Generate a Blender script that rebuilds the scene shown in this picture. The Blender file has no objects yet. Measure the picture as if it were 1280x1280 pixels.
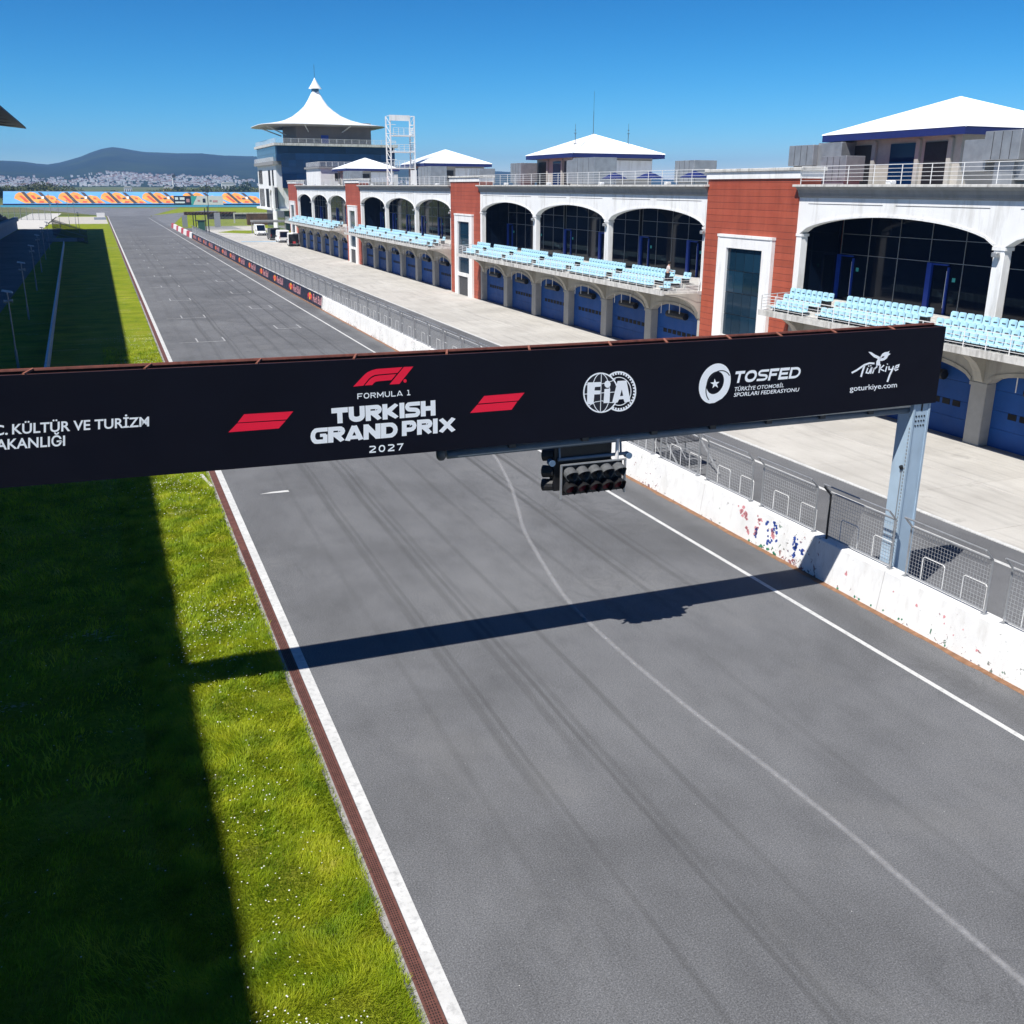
import bpy, math, random
import numpy as np
from mathutils import Vector, Matrix
random.seed(7)
rng = np.random.default_rng(11)
SC = bpy.context.scene
COL = SC.collection

# ------------------------------------------------------------------ camera
FPX, ROLL, CAMH = 1240.0, .006, 12.2          # focal length in pixels of a 1280 px picture
YAW, PITCH = math.radians(21.9025), math.radians(18.0819)
_f = Vector((math.sin(YAW)*math.cos(PITCH), math.cos(YAW)*math.cos(PITCH), -math.sin(PITCH)))
_r0 = Vector((math.cos(YAW), -math.sin(YAW), 0)); _u0 = _r0.cross(_f)
_r = _r0*math.cos(ROLL) + _u0*math.sin(ROLL); _u = -_r0*math.sin(ROLL) + _u0*math.cos(ROLL)
cam = bpy.data.cameras.new('camera'); cam_o = bpy.data.objects.new('camera', cam); COL.objects.link(cam_o)
M = Matrix(((_r.x, _u.x, -_f.x, 0), (_r.y, _u.y, -_f.y, 0), (_r.z, _u.z, -_f.z, CAMH), (0, 0, 0, 1)))
cam_o.matrix_world = M
cam.sensor_width = 36; cam.lens = 36*FPX/1280; cam.clip_start = .1; cam.clip_end = 30000
SC.camera = cam_o
CP = Vector((0, 0, CAMH))

# ------------------------------------------------------------------ sky, sun, exposure
SUN = Vector((.612, .34, -1.0)).normalized()  # the way the light travels
EL = math.asin(-SUN.z); AZ = math.atan2(-SUN.x, -SUN.y)
W = bpy.data.worlds.new('World'); SC.world = W; W.use_nodes = True
nt = W.node_tree; bg = nt.nodes['Background']
sky = nt.nodes.new('ShaderNodeTexSky'); sky.sky_type = 'NISHITA'; sky.sun_disc = False
sky.sun_elevation = EL; sky.sun_rotation = AZ; sky.altitude = 3000; sky.air_density = 1.0; sky.dust_density = 0; sky.ozone_density = 6.0
# deep, saturated spring sky: one response curve per channel over the whole dome
sp_ = nt.nodes.new('ShaderNodeSeparateColor'); cb_ = nt.nodes.new('ShaderNodeCombineColor'); nt.links.new(sky.outputs[0], sp_.inputs[0])
for i_, (k_, g_) in enumerate(((6.2, 3.0), (2.1, 1.6), (1.84, 1.42))):
    a_ = nt.nodes.new('ShaderNodeMath'); a_.operation = 'MULTIPLY'; a_.inputs[1].default_value = .085; nt.links.new(sp_.outputs[i_], a_.inputs[0])
    b_ = nt.nodes.new('ShaderNodeMath'); b_.operation = 'POWER'; b_.inputs[1].default_value = g_; nt.links.new(a_.outputs[0], b_.inputs[0])
    c_ = nt.nodes.new('ShaderNodeMath'); c_.operation = 'MULTIPLY'; c_.inputs[1].default_value = k_*10; nt.links.new(b_.outputs[0], c_.inputs[0]); nt.links.new(c_.outputs[0], cb_.inputs[i_])
nt.links.new(cb_.outputs[0], bg.inputs[0]); bg.inputs[1].default_value = .072
sl = bpy.data.lights.new('sun', 'SUN'); sl.energy = 5.0; sl.angle = math.radians(.5); sl.color = (1, .965, .91)
so = bpy.data.objects.new('sun', sl); COL.objects.link(so); so.location = (-60, -40, 90)
so.rotation_euler = SUN.to_track_quat('-Z', 'Y').to_euler()
SC.view_settings.view_transform = 'Standard'; SC.view_settings.look = 'None'
SC.view_settings.exposure = .42; SC.view_settings.gamma = 1.0; SC.view_settings.use_curve_mapping = False
SC.cycles.max_bounces = 6; SC.cycles.volume_bounces = 1; SC.cycles.use_denoising = True

# ------------------------------------------------------------------ helpers
def pray(x, y):                                # direction of a photo pixel (1280 px picture)
    return (_f + _r*((x-640)/FPX) - _u*((y-640)/FPX))
def at_y(x, y, Y):
    d = pray(x, y); return CP + d*(Y/d.y)
def at_z(x, y, z=0.0):
    d = pray(x, y); return CP + d*((z-CAMH)/d.z)

def tag(o, label=None, cat=None, group=None, kind=None):
    if label: o['label'] = label
    if cat: o['category'] = cat
    if group: o['group'] = group
    if kind: o['kind'] = kind
    return o
def empty(name, loc=(0, 0, 0), rz=0, label=None, cat=None, group=None):
    o = bpy.data.objects.new(name, None); COL.objects.link(o); o.location = loc; o.rotation_euler = (0, 0, rz)
    o.empty_display_size = .2
    return tag(o, label, cat, group)
def link(name, mesh, parent=None, loc=(0, 0, 0), rz=0, scale=None):
    o = bpy.data.objects.new(name, mesh); COL.objects.link(o); o.parent = parent; o.location = loc
    if rz: o.rotation_euler = (0, 0, rz)
    if scale: o.scale = scale
    return o
def copy_tree(o, parent=None):
    c = o.copy(); COL.objects.link(c); c.parent = parent
    for ch in list(o.children): copy_tree(ch, c)
    return c

class MB:
    def __init__(s): s.v = []; s.f = []; s.m = []; s.mi = 0
    def add(s, vs, fs):
        n = len(s.v); s.v += [tuple(p) for p in vs]
        for f in fs: s.f.append(tuple(i+n for i in f)); s.m.append(s.mi)
        return s
    def box(s, x0, x1, y0, y1, z0, z1):
        if x0 > x1: x0, x1 = x1, x0
        if y0 > y1: y0, y1 = y1, y0
        if z0 > z1: z0, z1 = z1, z0
        return s.add([(x0,y0,z0),(x1,y0,z0),(x1,y1,z0),(x0,y1,z0),(x0,y0,z1),(x1,y0,z1),(x1,y1,z1),(x0,y1,z1)],
                     [(0,3,2,1),(4,5,6,7),(0,1,5,4),(1,2,6,5),(2,3,7,6),(3,0,4,7)])
    def bbox(s, x0, x1, y0, y1, z0, z1, b):    # box with chamfered edges on all sides
        c = ((x0+x1)/2, (y0+y1)/2, (z0+z1)/2); h = ((x1-x0)/2, (y1-y0)/2, (z1-z0)/2)
        V = []; ix = {}
        for sx in (-1, 1):
            for sy in (-1, 1):
                for sz in (-1, 1):
                    for a in range(3):
                        p = [h[0]-b, h[1]-b, h[2]-b]; p[a] = h[a]
                        ix[(sx, sy, sz, a)] = len(V); V.append((c[0]+sx*p[0], c[1]+sy*p[1], c[2]+sz*p[2]))
        F = []
        for a in range(3):
            o1, o2 = (a+1) % 3, (a+2) % 3
            for s_ in (-1, 1):
                q = []
                for (p1, p2) in ((-1,-1), (1,-1), (1,1), (-1,1)):
                    k = [0,0,0]; k[a] = s_; k[o1] = p1; k[o2] = p2; q.append(ix[(*k, a)])
                F.append(tuple(q if s_ > 0 else q[::-1]))
            for p1 in (-1, 1):
                for p2 in (-1, 1):
                    k1 = [0,0,0]; k1[o1] = p1; k1[o2] = p2; k2 = list(k1); k1[a] = -1; k2[a] = 1
                    q = [ix[(*k1, o1)], ix[(*k2, o1)], ix[(*k2, o2)], ix[(*k1, o2)]]
                    F.append(tuple(q if p1*p2 < 0 else q[::-1]))
        for sx in (-1, 1):
            for sy in (-1, 1):
                for sz in (-1, 1):
                    q = [ix[(sx,sy,sz,0)], ix[(sx,sy,sz,1)], ix[(sx,sy,sz,2)]]
                    F.append(tuple(q if sx*sy*sz > 0 else q[::-1]))
        return s.add(V, F)
    def tube(s, p, q, r, n=8, r2=None, cap=True):
        p, q = Vector(p), Vector(q); d = (q-p).normalized()
        a = d.orthogonal().normalized(); b = d.cross(a); r2 = r if r2 is None else r2
        V = [p+(a*math.cos(2*math.pi*i/n)+b*math.sin(2*math.pi*i/n))*r for i in range(n)]
        V += [q+(a*math.cos(2*math.pi*i/n)+b*math.sin(2*math.pi*i/n))*r2 for i in range(n)]
        F = [(i, (i+1) % n, n+(i+1) % n, n+i) for i in range(n)]
        if cap: F += [tuple(range(n))[::-1], tuple(range(n, 2*n))]
        return s.add(V, F)
    def bar(s, p, q, r): return s.tube(p, q, r, 4)
    def path(s, pts, r, n=6):
        for a, b in zip(pts, pts[1:]): s.tube(a, b, r, n)
        return s
    def prism(s, poly, axis, a, b):            # 2-D polygon extruded along an axis (x: poly=(y,z), y: poly=(x,z), z: poly=(x,y))
        def P(u, v, t): return {'x': (t, u, v), 'y': (u, t, v), 'z': (u, v, t)}[axis]
        n = len(poly); V = [P(u, v, a) for u, v in poly]+[P(u, v, b) for u, v in poly]
        F = [(i, (i+1) % n, n+(i+1) % n, n+i) for i in range(n)]+[tuple(range(n))[::-1], tuple(range(n, 2*n))]
        return s.add(V, F)
    def lathe(s, prof, n=24, c=(0, 0), sq=0.0):  # profile (r, z) round z at c; sq > 0 squares the plan
        V = []
        for r, z in prof:
            for i in range(n):
                t = 2*math.pi*i/n; k = 1.0
                if sq: k = (abs(math.cos(t))**(2+sq)+abs(math.sin(t))**(2+sq))**(-1/(2+sq))
                V.append((c[0]+r*k*math.cos(t), c[1]+r*k*math.sin(t), z))
        F = []
        for j in range(len(prof)-1):
            for i in range(n): F.append((j*n+i, j*n+(i+1) % n, (j+1)*n+(i+1) % n, (j+1)*n+i))
        return s.add(V, F)
    def quad(s, a, b, c, d): return s.add([a, b, c, d], [(0, 1, 2, 3)])
    def mesh(s, name, mat, smooth=False):
        me = bpy.data.meshes.new(name); me.from_pydata(s.v, [], s.f)
        mats = mat if isinstance(mat, (list, tuple)) else [mat]
        for m in mats: me.materials.append(m)
        if len(mats) > 1: me.polygons.foreach_set('material_index', s.m)
        if smooth: me.polygons.foreach_set('use_smooth', [True]*len(me.polygons))
        me.validate(); me.update()
        if not smooth or True:
            import bmesh
            bm = bmesh.new(); bm.from_mesh(me); bmesh.ops.recalc_face_normals(bm, faces=bm.faces); bm.to_mesh(me); bm.free()
        return me
    def build(s, name, mat, parent=None, loc=(0, 0, 0), rz=0, smooth=False):
        return link(name, s.mesh(name, mat, smooth), parent, loc, rz)

# ------------------------------------------------------------------ materials
def N(nt, t, **k):
    n = nt.nodes.new('ShaderNode'+t)
    for a, b in k.items():
        if a.startswith('i_'): n.inputs[a[2:].replace('_', ' ')].default_value = b
        else: setattr(n, a, b)
    return n
def math_(nt, op, a, b=None, c=None, clamp=False):
    n = nt.nodes.new('ShaderNodeMath'); n.operation = op; n.use_clamp = clamp
    for i, v in enumerate((a, b, c)):
        if v is None: continue
        if isinstance(v, (int, float)): n.inputs[i].default_value = v
        else: nt.links.new(v, n.inputs[i])
    return n.outputs[0]
def noise(nt, scale, detail=4, rough=.55, vec=None, dist=0.0):
    n = N(nt, 'TexNoise'); n.inputs['Scale'].default_value = scale; n.inputs['Detail'].default_value = detail
    n.inputs['Roughness'].default_value = rough; n.inputs['Distortion'].default_value = dist
    if vec is not None: nt.links.new(vec, n.inputs['Vector'])
    return n.outputs['Fac']
def ramp(nt, fac, stops):
    n = N(nt, 'ValToRGB'); e = n.color_ramp.elements
    while len(e) < len(stops): e.new(.5)
    for k, (p, c) in zip(e, stops):
        k.position = p; k.color = (*c, 1) if len(c) == 3 else c
    nt.links.new(fac, n.inputs[0]); return n.outputs[0]
def g3(v): return (v, v, v)
def mixc(nt, fac, a, b, blend='MIX'):
    n = N(nt, 'Mix', data_type='RGBA', blend_type=blend)
    for s_, v in ((n.inputs[0], fac), (n.inputs[6], a), (n.inputs[7], b)):
        if isinstance(v, (int, float)): s_.default_value = v
        elif isinstance(v, tuple): s_.default_value = (*v, 1) if len(v) == 3 else v
        else: nt.links.new(v, s_)
    return n.outputs[2]
def scaled(nt, vec, sc):
    n = N(nt, 'Mapping'); n.inputs['Scale'].default_value = sc; nt.links.new(vec, n.inputs['Vector']); return n.outputs[0]
def pos(nt): return N(nt, 'NewGeometry').outputs['Position']
def bump(nt, h, strength, dist):
    n = N(nt, 'Bump'); n.inputs['Strength'].default_value = strength; n.inputs['Distance'].default_value = dist
    nt.links.new(h, n.inputs['Height']); return n.outputs[0]
def new(name):
    m = bpy.data.materials.new(name); m.use_nodes = True
    return m, m.node_tree, m.node_tree.nodes['Principled BSDF']
def plain(name, col, rough=.5, metal=0.0, var=.12, scale=3.0, spec=.4, bumpy=0.0, dirt=None):
    m, nt, p = new(name); w = pos(nt)
    f = noise(nt, scale, 5, .6, w)
    lo = tuple(c*(1-var) for c in col); hi = tuple(min(1, c*(1+var)) for c in col)
    c = ramp(nt, f, [(.3, lo), (.7, hi)])
    if dirt:
        d = noise(nt, dirt[1], 6, .65, scaled(nt, w, (1, 1, .16)))
        c = mixc(nt, ramp(nt, d, [(.50, g3(0)), (.74, g3(1))]), c, dirt[0])
    nt.links.new(c, p.inputs['Base Color'])
    r = ramp(nt, noise(nt, scale*2.3, 3, .5, w), [(.3, g3(max(0, rough-.08))), (.7, g3(min(1, rough+.08)))])
    nt.links.new(r, p.inputs['Roughness']); p.inputs['Metallic'].default_value = metal
    p.inputs['Specular IOR Level'].default_value = spec
    if bumpy: nt.links.new(bump(nt, noise(nt, scale*8, 4, .6, w), bumpy, .02), p.inputs['Normal'])
    return m
MT = {}
# asphalt: aggregate, patches, tyre marks along the track
def asphalt(name, base, marks):
    m, nt, p = new(name); w = pos(nt)
    sep = N(nt, 'SeparateXYZ'); nt.links.new(w, sep.inputs[0]); X, Y = sep.outputs[0], sep.outputs[1]
    agg = noise(nt, 34, 3, .75, w); big = noise(nt, .12, 5, .6, w, .6); med = noise(nt, .9, 6, .65, scaled(nt, w, (1, .45, 1)))
    fine = noise(nt, 14, 4, .7, w)
    c = ramp(nt, agg, [(.30, (base*.49, base*.5, base*.525)), (.5, (base*.98, base*1.0, base*1.045)), (.70, (base*1.72, base*1.75, base*1.82))])
    c = mixc(nt, 1.0, c, ramp(nt, big, [(.34, g3(.80)), (.5, g3(1.0)), (.66, (1.14, 1.14, 1.13))]), 'MULTIPLY')
    c = mixc(nt, 1.0, c, ramp(nt, med, [(.3, g3(.86)), (.5, g3(1.0)), (.72, g3(1.1))]), 'MULTIPLY')
    c = mixc(nt, 1.0, c, ramp(nt, fine, [(.3, g3(.9)), (.7, g3(1.08))]), 'MULTIPLY')
    wav = noise(nt, .55, 3, .5, scaled(nt, w, (1, .6, 1)), 2.2)      # old seepage stains with a hard edge
    st_ = ramp(nt, wav, [(.50, g3(1)), (.52, g3(.87)), (.60, g3(1))]); smask = ramp(nt, noise(nt, .09, 2, .5, w), [(.5, g3(0)), (.62, g3(1))])
    c = mixc(nt, smask, c, mixc(nt, 1.0, c, st_, 'MULTIPLY'))
    dust = ramp(nt, noise(nt, .22, 5, .65, scaled(nt, w, (1, .8, 1)), .5), [(.56, g3(0)), (.76, g3(.30))])
    c = mixc(nt, dust, c, (base*1.5, base*1.48, base*1.42))
    # bright chips
    vo = N(nt, 'TexVoronoi'); vo.inputs['Scale'].default_value = 9; nt.links.new(w, vo.inputs['Vector'])
    chip = math_(nt, 'LESS_THAN', vo.outputs['Distance'], .05)
    c = mixc(nt, math_(nt, 'MULTIPLY', chip, .6), c, g3(.5))
    if marks:
        wob = math_(nt, 'MULTIPLY', math_(nt, 'SUBTRACT', noise(nt, .05, 2, .5, scaled(nt, w, (0, 1, 0))), .5), .5)
        Xw = math_(nt, 'ADD', X, wob)
        tot = None
        for i, (x0, wd, st, sk, ya, yb) in enumerate(marks):
            xs = math_(nt, 'ADD', Xw, math_(nt, 'MULTIPLY', Y, sk))
            d = math_(nt, 'ABSOLUTE', math_(nt, 'SUBTRACT', xs, x0 + sk*30))
            g = N(nt, 'MapRange', interpolation_type='SMOOTHSTEP'); nt.links.new(d, g.inputs[0])
            g.inputs[1].default_value = wd; g.inputs[2].default_value = wd*.25; g.inputs[3].default_value = 0; g.inputs[4].default_value = st
            br = ramp(nt, noise(nt, .07, 3, .6, scaled(nt, w, (.3, 1, 1)), 0), [(.35, g3(.45)), (.6, g3(1))]) if i % 2 else ramp(nt, noise(nt, .045, 3, .6, scaled(nt, w, (.2, 1.3, 1))), [(.3, g3(1)), (.65, g3(.35))])
            v = math_(nt, 'MULTIPLY', g.outputs[0], br)
            for (e0, e1) in ((ya-4, ya+4), (yb+8, yb-8)):
                q = N(nt, 'MapRange', interpolation_type='SMOOTHSTEP'); nt.links.new(Y, q.inputs[0]); q.inputs[1].default_value = e0; q.inputs[2].default_value = e1; q.inputs[3].default_value = 0; q.inputs[4].default_value = 1
                v = math_(nt, 'MULTIPLY', v, q.outputs[0])
            tot = v if tot is None else math_(nt, 'ADD', tot, v, clamp=True)
        strk = noise(nt, 3.0, 4, .6, scaled(nt, w, (6, .25, 1)))
        tot = math_(nt, 'MULTIPLY', tot, ramp(nt, strk, [(.25, g3(.55)), (.6, g3(1))]))
        c = mixc(nt, tot, c, g3(base*.42))
    nt.links.new(c, p.inputs['Base Color']); p.inputs['Roughness'].default_value = .82; p.inputs['Specular IOR Level'].default_value = .28
    nt.links.new(bump(nt, agg, .5, .008), p.inputs['Normal'])
    return m
MT['track'] = asphalt('track_asphalt', .138, [(7.35, .19, .62, 0, 16, 300), (7.62, .10, .4, .0004, -20, 200), (8.8, .17, .66, .0008, 18, 300), (9.12, .10, .5, .0002, -20, 300), (9.36, .12, .42, 0, -20, 60), (10.5, .14, .45, -.001, 12, 90), (6.2, .14, .3, 0, 10, 90), (12.1, .14, .35, .001, 22, 240),
    (13.4, .14, .5, 0, 24, 200), (15.0, .15, .7, 0, 25, 220), (15.35, .09, .55, .001, 26, 160), (16.5, .16, .7, 0, 25, 260), (16.85, .09, .5, -.001, 26, 120), (5.4, .3, .2, 0, 60, 300), (11.3, .16, .4, -.012, 50, 130), (14.5, .16, .35, .02, 60, 150), (19.6, .6, .4, 0, -20, 400), (14.2, .16, .22, 0, 5, 22)])
MT['pit_asphalt'] = asphalt('pit_lane_asphalt', .135, [])
MT['far_asphalt'] = asphalt('far_asphalt', .17, [])
def concrete():
    m, nt, p = new('apron_concrete'); w = pos(nt)
    c = ramp(nt, noise(nt, .25, 6, .6, w), [(.3, (.42, .40, .365)), (.7, (.53, .51, .47))])
    c = mixc(nt, 1.0, c, ramp(nt, noise(nt, 40, 3, .6, w), [(.3, g3(.92)), (.7, g3(1.05))]), 'MULTIPLY')
    st = noise(nt, 1.1, 6, .7, scaled(nt, w, (1.6, .16, 1)), .4)
    c = mixc(nt, ramp(nt, st, [(.50, g3(0)), (.74, g3(.65))]), c, (.27, .255, .235))
    oil = noise(nt, .5, 4, .7, w, .5); c = mixc(nt, ramp(nt, oil, [(.62, g3(0)), (.74, g3(.5))]), c, (.24, .23, .21))
    bl = N(nt, 'SeparateXYZ'); nt.links.new(w, bl.inputs[0])
    tl = math_(nt, 'ABSOLUTE', math_(nt, 'SUBTRACT', math_(nt, 'PINGPONG', math_(nt, 'ADD', bl.outputs[0], math_(nt, 'MULTIPLY', noise(nt, .03, 2, .5, w), 3.0)), 1.3), .65))
    tm = math_(nt, 'MULTIPLY', ramp(nt, tl, [(0, g3(1)), (.10, g3(0))]), ramp(nt, noise(nt, .08, 3, .6, w), [(.5, g3(0)), (.65, g3(.45))]))
    c = mixc(nt, tm, c, (.22, .21, .20))
    rp = N(nt, 'ObjectInfo').outputs['Random']
    c = mixc(nt, 1.0, c, ramp(nt, rp, [(0, g3(.94)), (1, g3(1.05))]), 'MULTIPLY')
    nt.links.new(c, p.inputs['Base Color']); p.inputs['Roughness'].default_value = .85; p.inputs['Specular IOR Level'].default_value = .25
    nt.links.new(bump(nt, noise(nt, 30, 4, .6, w), .2, .01), p.inputs['Normal'])
    return m
MT['apron'] = concrete()
def pit_wall_mat():
    m, nt, p = new('flaked_white_paint'); w = pos(nt)
    c = ramp(nt, noise(nt, .8, 5, .6, w), [(.3, (.70, .70, .69)), (.7, (.82, .82, .81))])
    sep = N(nt, 'SeparateXYZ'); nt.links.new(w, sep.inputs[0])
    # flakes, more of them low down and in some stretches
    fl = noise(nt, 5.5, 7, .62, w, .8); mask = noise(nt, .22, 2, .5, w)
    v = math_(nt, 'ADD', fl, math_(nt, 'MULTIPLY', math_(nt, 'SUBTRACT', mask, .5), .35))
    lo = N(nt, 'MapRange'); nt.links.new(sep.outputs[2], lo.inputs[0]); lo.inputs[1].default_value = 0; lo.inputs[2].default_value = .35; lo.inputs[3].default_value = .1; lo.inputs[4].default_value = 0
    v = math_(nt, 'ADD', v, lo.outputs[0])
    flk = ramp(nt, v, [(.655, g3(0)), (.668, g3(1))])
    colr = ramp(nt, noise(nt, 1.7, 3, .6, w), [(.36, (.035, .16, .09)), (.46, (.22, .21, .2)), (.56, (.3, .10, .10)), (.64, (.10, .10, .16))])
    c = mixc(nt, flk, c, colr)
    grime = noise(nt, 2.2, 6, .7, scaled(nt, w, (1, 1, .3)))
    c = mixc(nt, ramp(nt, grime, [(.50, g3(0)), (.8, g3(.55))]), c, (.40, .38, .34))
    nt.links.new(c, p.inputs['Base Color']); p.inputs['Roughness'].default_value = .7
    nt.links.new(bump(nt, flk, .4, -.01), p.inputs['Normal'])
    return m
MT['pit_wall'] = pit_wall_mat()
def red_mat():
    m, nt, p = new('red_cladding'); w = pos(nt)
    sep = N(nt, 'SeparateXYZ'); nt.links.new(w, sep.inputs[0])
    z = math_(nt, 'FRACT', math_(nt, 'MULTIPLY', sep.outputs[2], 1/.42))
    joint = ramp(nt, z, [(.0, g3(1)), (.05, g3(1)), (.09, g3(0)), (1, g3(0))])
    row = math_(nt, 'FLOOR', math_(nt, 'MULTIPLY', sep.outputs[2], 1/.42))
    wn = N(nt, 'TexWhiteNoise', noise_dimensions='1D'); nt.links.new(row, wn.inputs['W'])
    c = ramp(nt, noise(nt, .6, 5, .6, w), [(.3, (.34, .066, .033)), (.7, (.41, .09, .047))])
    c = mixc(nt, 1.0, c, ramp(nt, wn.outputs[0], [(0, g3(.9)), (1, g3(1.08))]), 'MULTIPLY')
    c = mixc(nt, 1.0, c, ramp(nt, noise(nt, 1.6, 5, .65, scaled(nt, w, (1, 1, .12))), [(.3, g3(.82)), (.55, g3(1)), (.75, (1.12, 1.15, 1.2))]), 'MULTIPLY')
    c = mixc(nt, math_(nt, 'MULTIPLY', joint, .55), c, (.12, .025, .02))
    nt.links.new(c, p.inputs['Base Color']); p.inputs['Roughness'].default_value = .62
    nt.links.new(bump(nt, joint, .6, -.02), p.inputs['Normal'])
    return m
MT['red'] = red_mat()
def grass_ground():
    m, nt, p = new('grass_ground'); w = pos(nt)
    c = ramp(nt, noise(nt, .35, 6, .6, w), [(.28, (.13, .20, .010)), (.5, (.23, .28, .013)), (.72, (.31, .32, .04))])
    c = mixc(nt, 1.0, c, ramp(nt, noise(nt, 6, 6, .7, w), [(.25, g3(.55)), (.7, g3(1.2))]), 'MULTIPLY')
    c = mixc(nt, 1.0, c, ramp(nt, noise(nt, .8, 5, .65, scaled(nt, w, (.12, 1, 1))), [(.3, g3(.72)), (.7, g3(1.2))]), 'MULTIPLY')
    da = noise(nt, .55, 5, .7, scaled(nt, w, (.35, 1, 1)))      # drifts of daisies seen from afar
    sp = noise(nt, 9, 2, .5, w)
    dm = math_(nt, 'MULTIPLY', ramp(nt, da, [(.60, g3(0)), (.68, g3(1))]), ramp(nt, sp, [(.52, g3(0)), (.6, g3(1))]))
    c = mixc(nt, math_(nt, 'MULTIPLY', dm, .55), c, (.62, .62, .55))
    nt.links.new(c, p.inputs['Base Color']); p.inputs['Roughness'].default_value = .9; p.inputs['Specular IOR Level'].default_value = .1
    nt.links.new(bump(nt, noise(nt, 18, 5, .7, w), .9, .08), p.inputs['Normal'])
    return m
MT['grass'] = grass_ground()
def blade_mat():
    m, nt, p = new('grass_blades'); w = pos(nt)
    a = N(nt, 'Attribute', attribute_name='tint').outputs['Fac']
    c1 = ramp(nt, noise(nt, .9, 5, .6, w), [(.30, (.10, .21, .008)), (.42, (.27, .38, .012)), (.55, (.40, .48, .018)), (.66, (.50, .53, .03)), (.76, (.62, .56, .16))])
    c = mixc(nt, 1.0, c1, ramp(nt, a, [(0, g3(.55)), (.8, g3(1.15)), (1, (1.6, 1.4, 1.6))]), 'MULTIPLY')
    nt.links.new(c, p.inputs['Base Color']); p.inputs['Roughness'].default_value = .55; p.inputs['Specular IOR Level'].default_value = .25
    tr = N(nt, 'BsdfTranslucent'); nt.links.new(c, tr.inputs[0])
    mx = N(nt, 'MixShader'); mx.inputs[0].default_value = .42
    out = nt.nodes['Material Output']
    nt.links.new(p.outputs[0], mx.inputs[1]); nt.links.new(tr.outputs[0], mx.inputs[2]); nt.links.new(mx.outputs[0], out.inputs[0])
    return m
MT['blade'] = blade_mat()
def terrain_mat():
    m, nt, p = new('far_fields'); w = pos(nt)
    c = ramp(nt, noise(nt, .006, 5, .6, w), [(.3, (.07, .105, .025)), (.45, (.10, .13, .03)), (.55, (.16, .155, .06)), (.7, (.06, .09, .025))])
    c = mixc(nt, 1.0, c, ramp(nt, noise(nt, .12, 6, .7, w), [(.3, g3(.7)), (.7, g3(1.15))]), 'MULTIPLY')
    nt.links.new(c, p.inputs['Base Color']); p.inputs['Roughness'].default_value = .95; p.inputs['Specular IOR Level'].default_value = .05
    return m
MT['terrain'] = terrain_mat()
def mountain_mat():
    m, nt, p = new('wooded_hill'); w = pos(nt)
    c = ramp(nt, noise(nt, .0035, 7, .62, w), [(.32, (.008, .016, .009)), (.5, (.014, .025, .012)), (.62, (.030, .046, .017)), (.72, (.014, .025, .012))])
    c = mixc(nt, 1.0, c, ramp(nt, noise(nt, .03, 5, .7, w), [(.3, g3(.65)), (.7, g3(1.25))]), 'MULTIPLY')
    nt.links.new(c, p.inputs['Base Color']); p.inputs['Roughness'].default_value = .95; p.inputs['Specular IOR Level'].default_value = 0
    return m
MT['mountain'] = mountain_mat()
def soft_strip(name, col, amax, breakup=.6):     # paint or rubber worn into the road: fades across its width (uv.x)
    m, nt, p = new(name); w = pos(nt)
    uv = N(nt, 'UVMap', uv_map='uv'); s_ = N(nt, 'SeparateXYZ'); nt.links.new(uv.outputs[0], s_.inputs[0])
    d = math_(nt, 'ABSOLUTE', math_(nt, 'SUBTRACT', s_.outputs[0], .5))
    g = N(nt, 'MapRange', interpolation_type='SMOOTHSTEP'); nt.links.new(d, g.inputs[0])
    g.inputs[1].default_value = .5; g.inputs[2].default_value = .06; g.inputs[3].default_value = 0; g.inputs[4].default_value = amax
    a = math_(nt, 'MULTIPLY', g.outputs[0], ramp(nt, noise(nt, 6, 5, .65, w), [(.25, g3(1-breakup)), (.65, g3(1))]))
    p.inputs['Base Color'].default_value = (*col, 1); p.inputs['Roughness'].default_value = .85
    nt.links.new(a, p.inputs['Alpha'])
    return m
MT['pale_arc'] = soft_strip('worn_pale_paint', (.52, .52, .53), .42, .8)
MT['line'] = plain('white_line_paint', (.58, .58, .565), .7, var=.12, scale=2, dirt=((.36, .36, .355), 7))
MT['grid_line'] = plain('worn_grid_paint', (.36, .36, .36), .7, var=.35, scale=3)
def glass(name, col, rough, spec=.5):
    m, nt, p = new(name); w = pos(nt)
    rp = N(nt, 'ObjectInfo').outputs['Random']
    c = mixc(nt, 1.0, col, ramp(nt, rp, [(0, g3(.75)), (1, g3(1.25))]), 'MULTIPLY')
    nt.links.new(c, p.inputs['Base Color'])
    p.inputs['Roughness'].default_value = rough; p.inputs['Specular IOR Level'].default_value = spec; p.inputs['Coat Weight'].default_value = .0
    nt.links.new(bump(nt, noise(nt, .6, 2, .5, w), .02, .05), p.inputs['Normal'])
    return m
MT['glass_dark'] = glass('dark_tinted_glass', (.003, .007, .018), .06, .28)
MT['glass_blue'] = glass('blue_tinted_glass', (.004, .024, .085), .06, .25)
MT['glass_side'] = glass('grey_blue_glass', (.045, .085, .13), .08, .6)
MT['glass_tower'] = glass('stair_glass', (.008, .03, .055), .06, .5)
MT['white'] = plain('white_facade_paint', (.80, .80, .79), .6, var=.04, scale=.8, dirt=((.55, .54, .51), 1.4))
MT['white_clean'] = plain('white_membrane', (.86, .86, .86), .55, var=.03, scale=.6)
MT['roof_white'] = plain('white_sheet_roof', (.86, .88, .90), .4, var=.03, scale=.8)
MT['cornice'] = plain('grey_cornice_concrete', (.25, .25, .25), .8, var=.12, scale=1.2, dirt=((.2, .2, .19), 1.8))
MT['coping'] = plain('weathered_coping', (.55, .54, .51), .85, var=.18, scale=2.5, dirt=((.2, .19, .17), 2.5))
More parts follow.
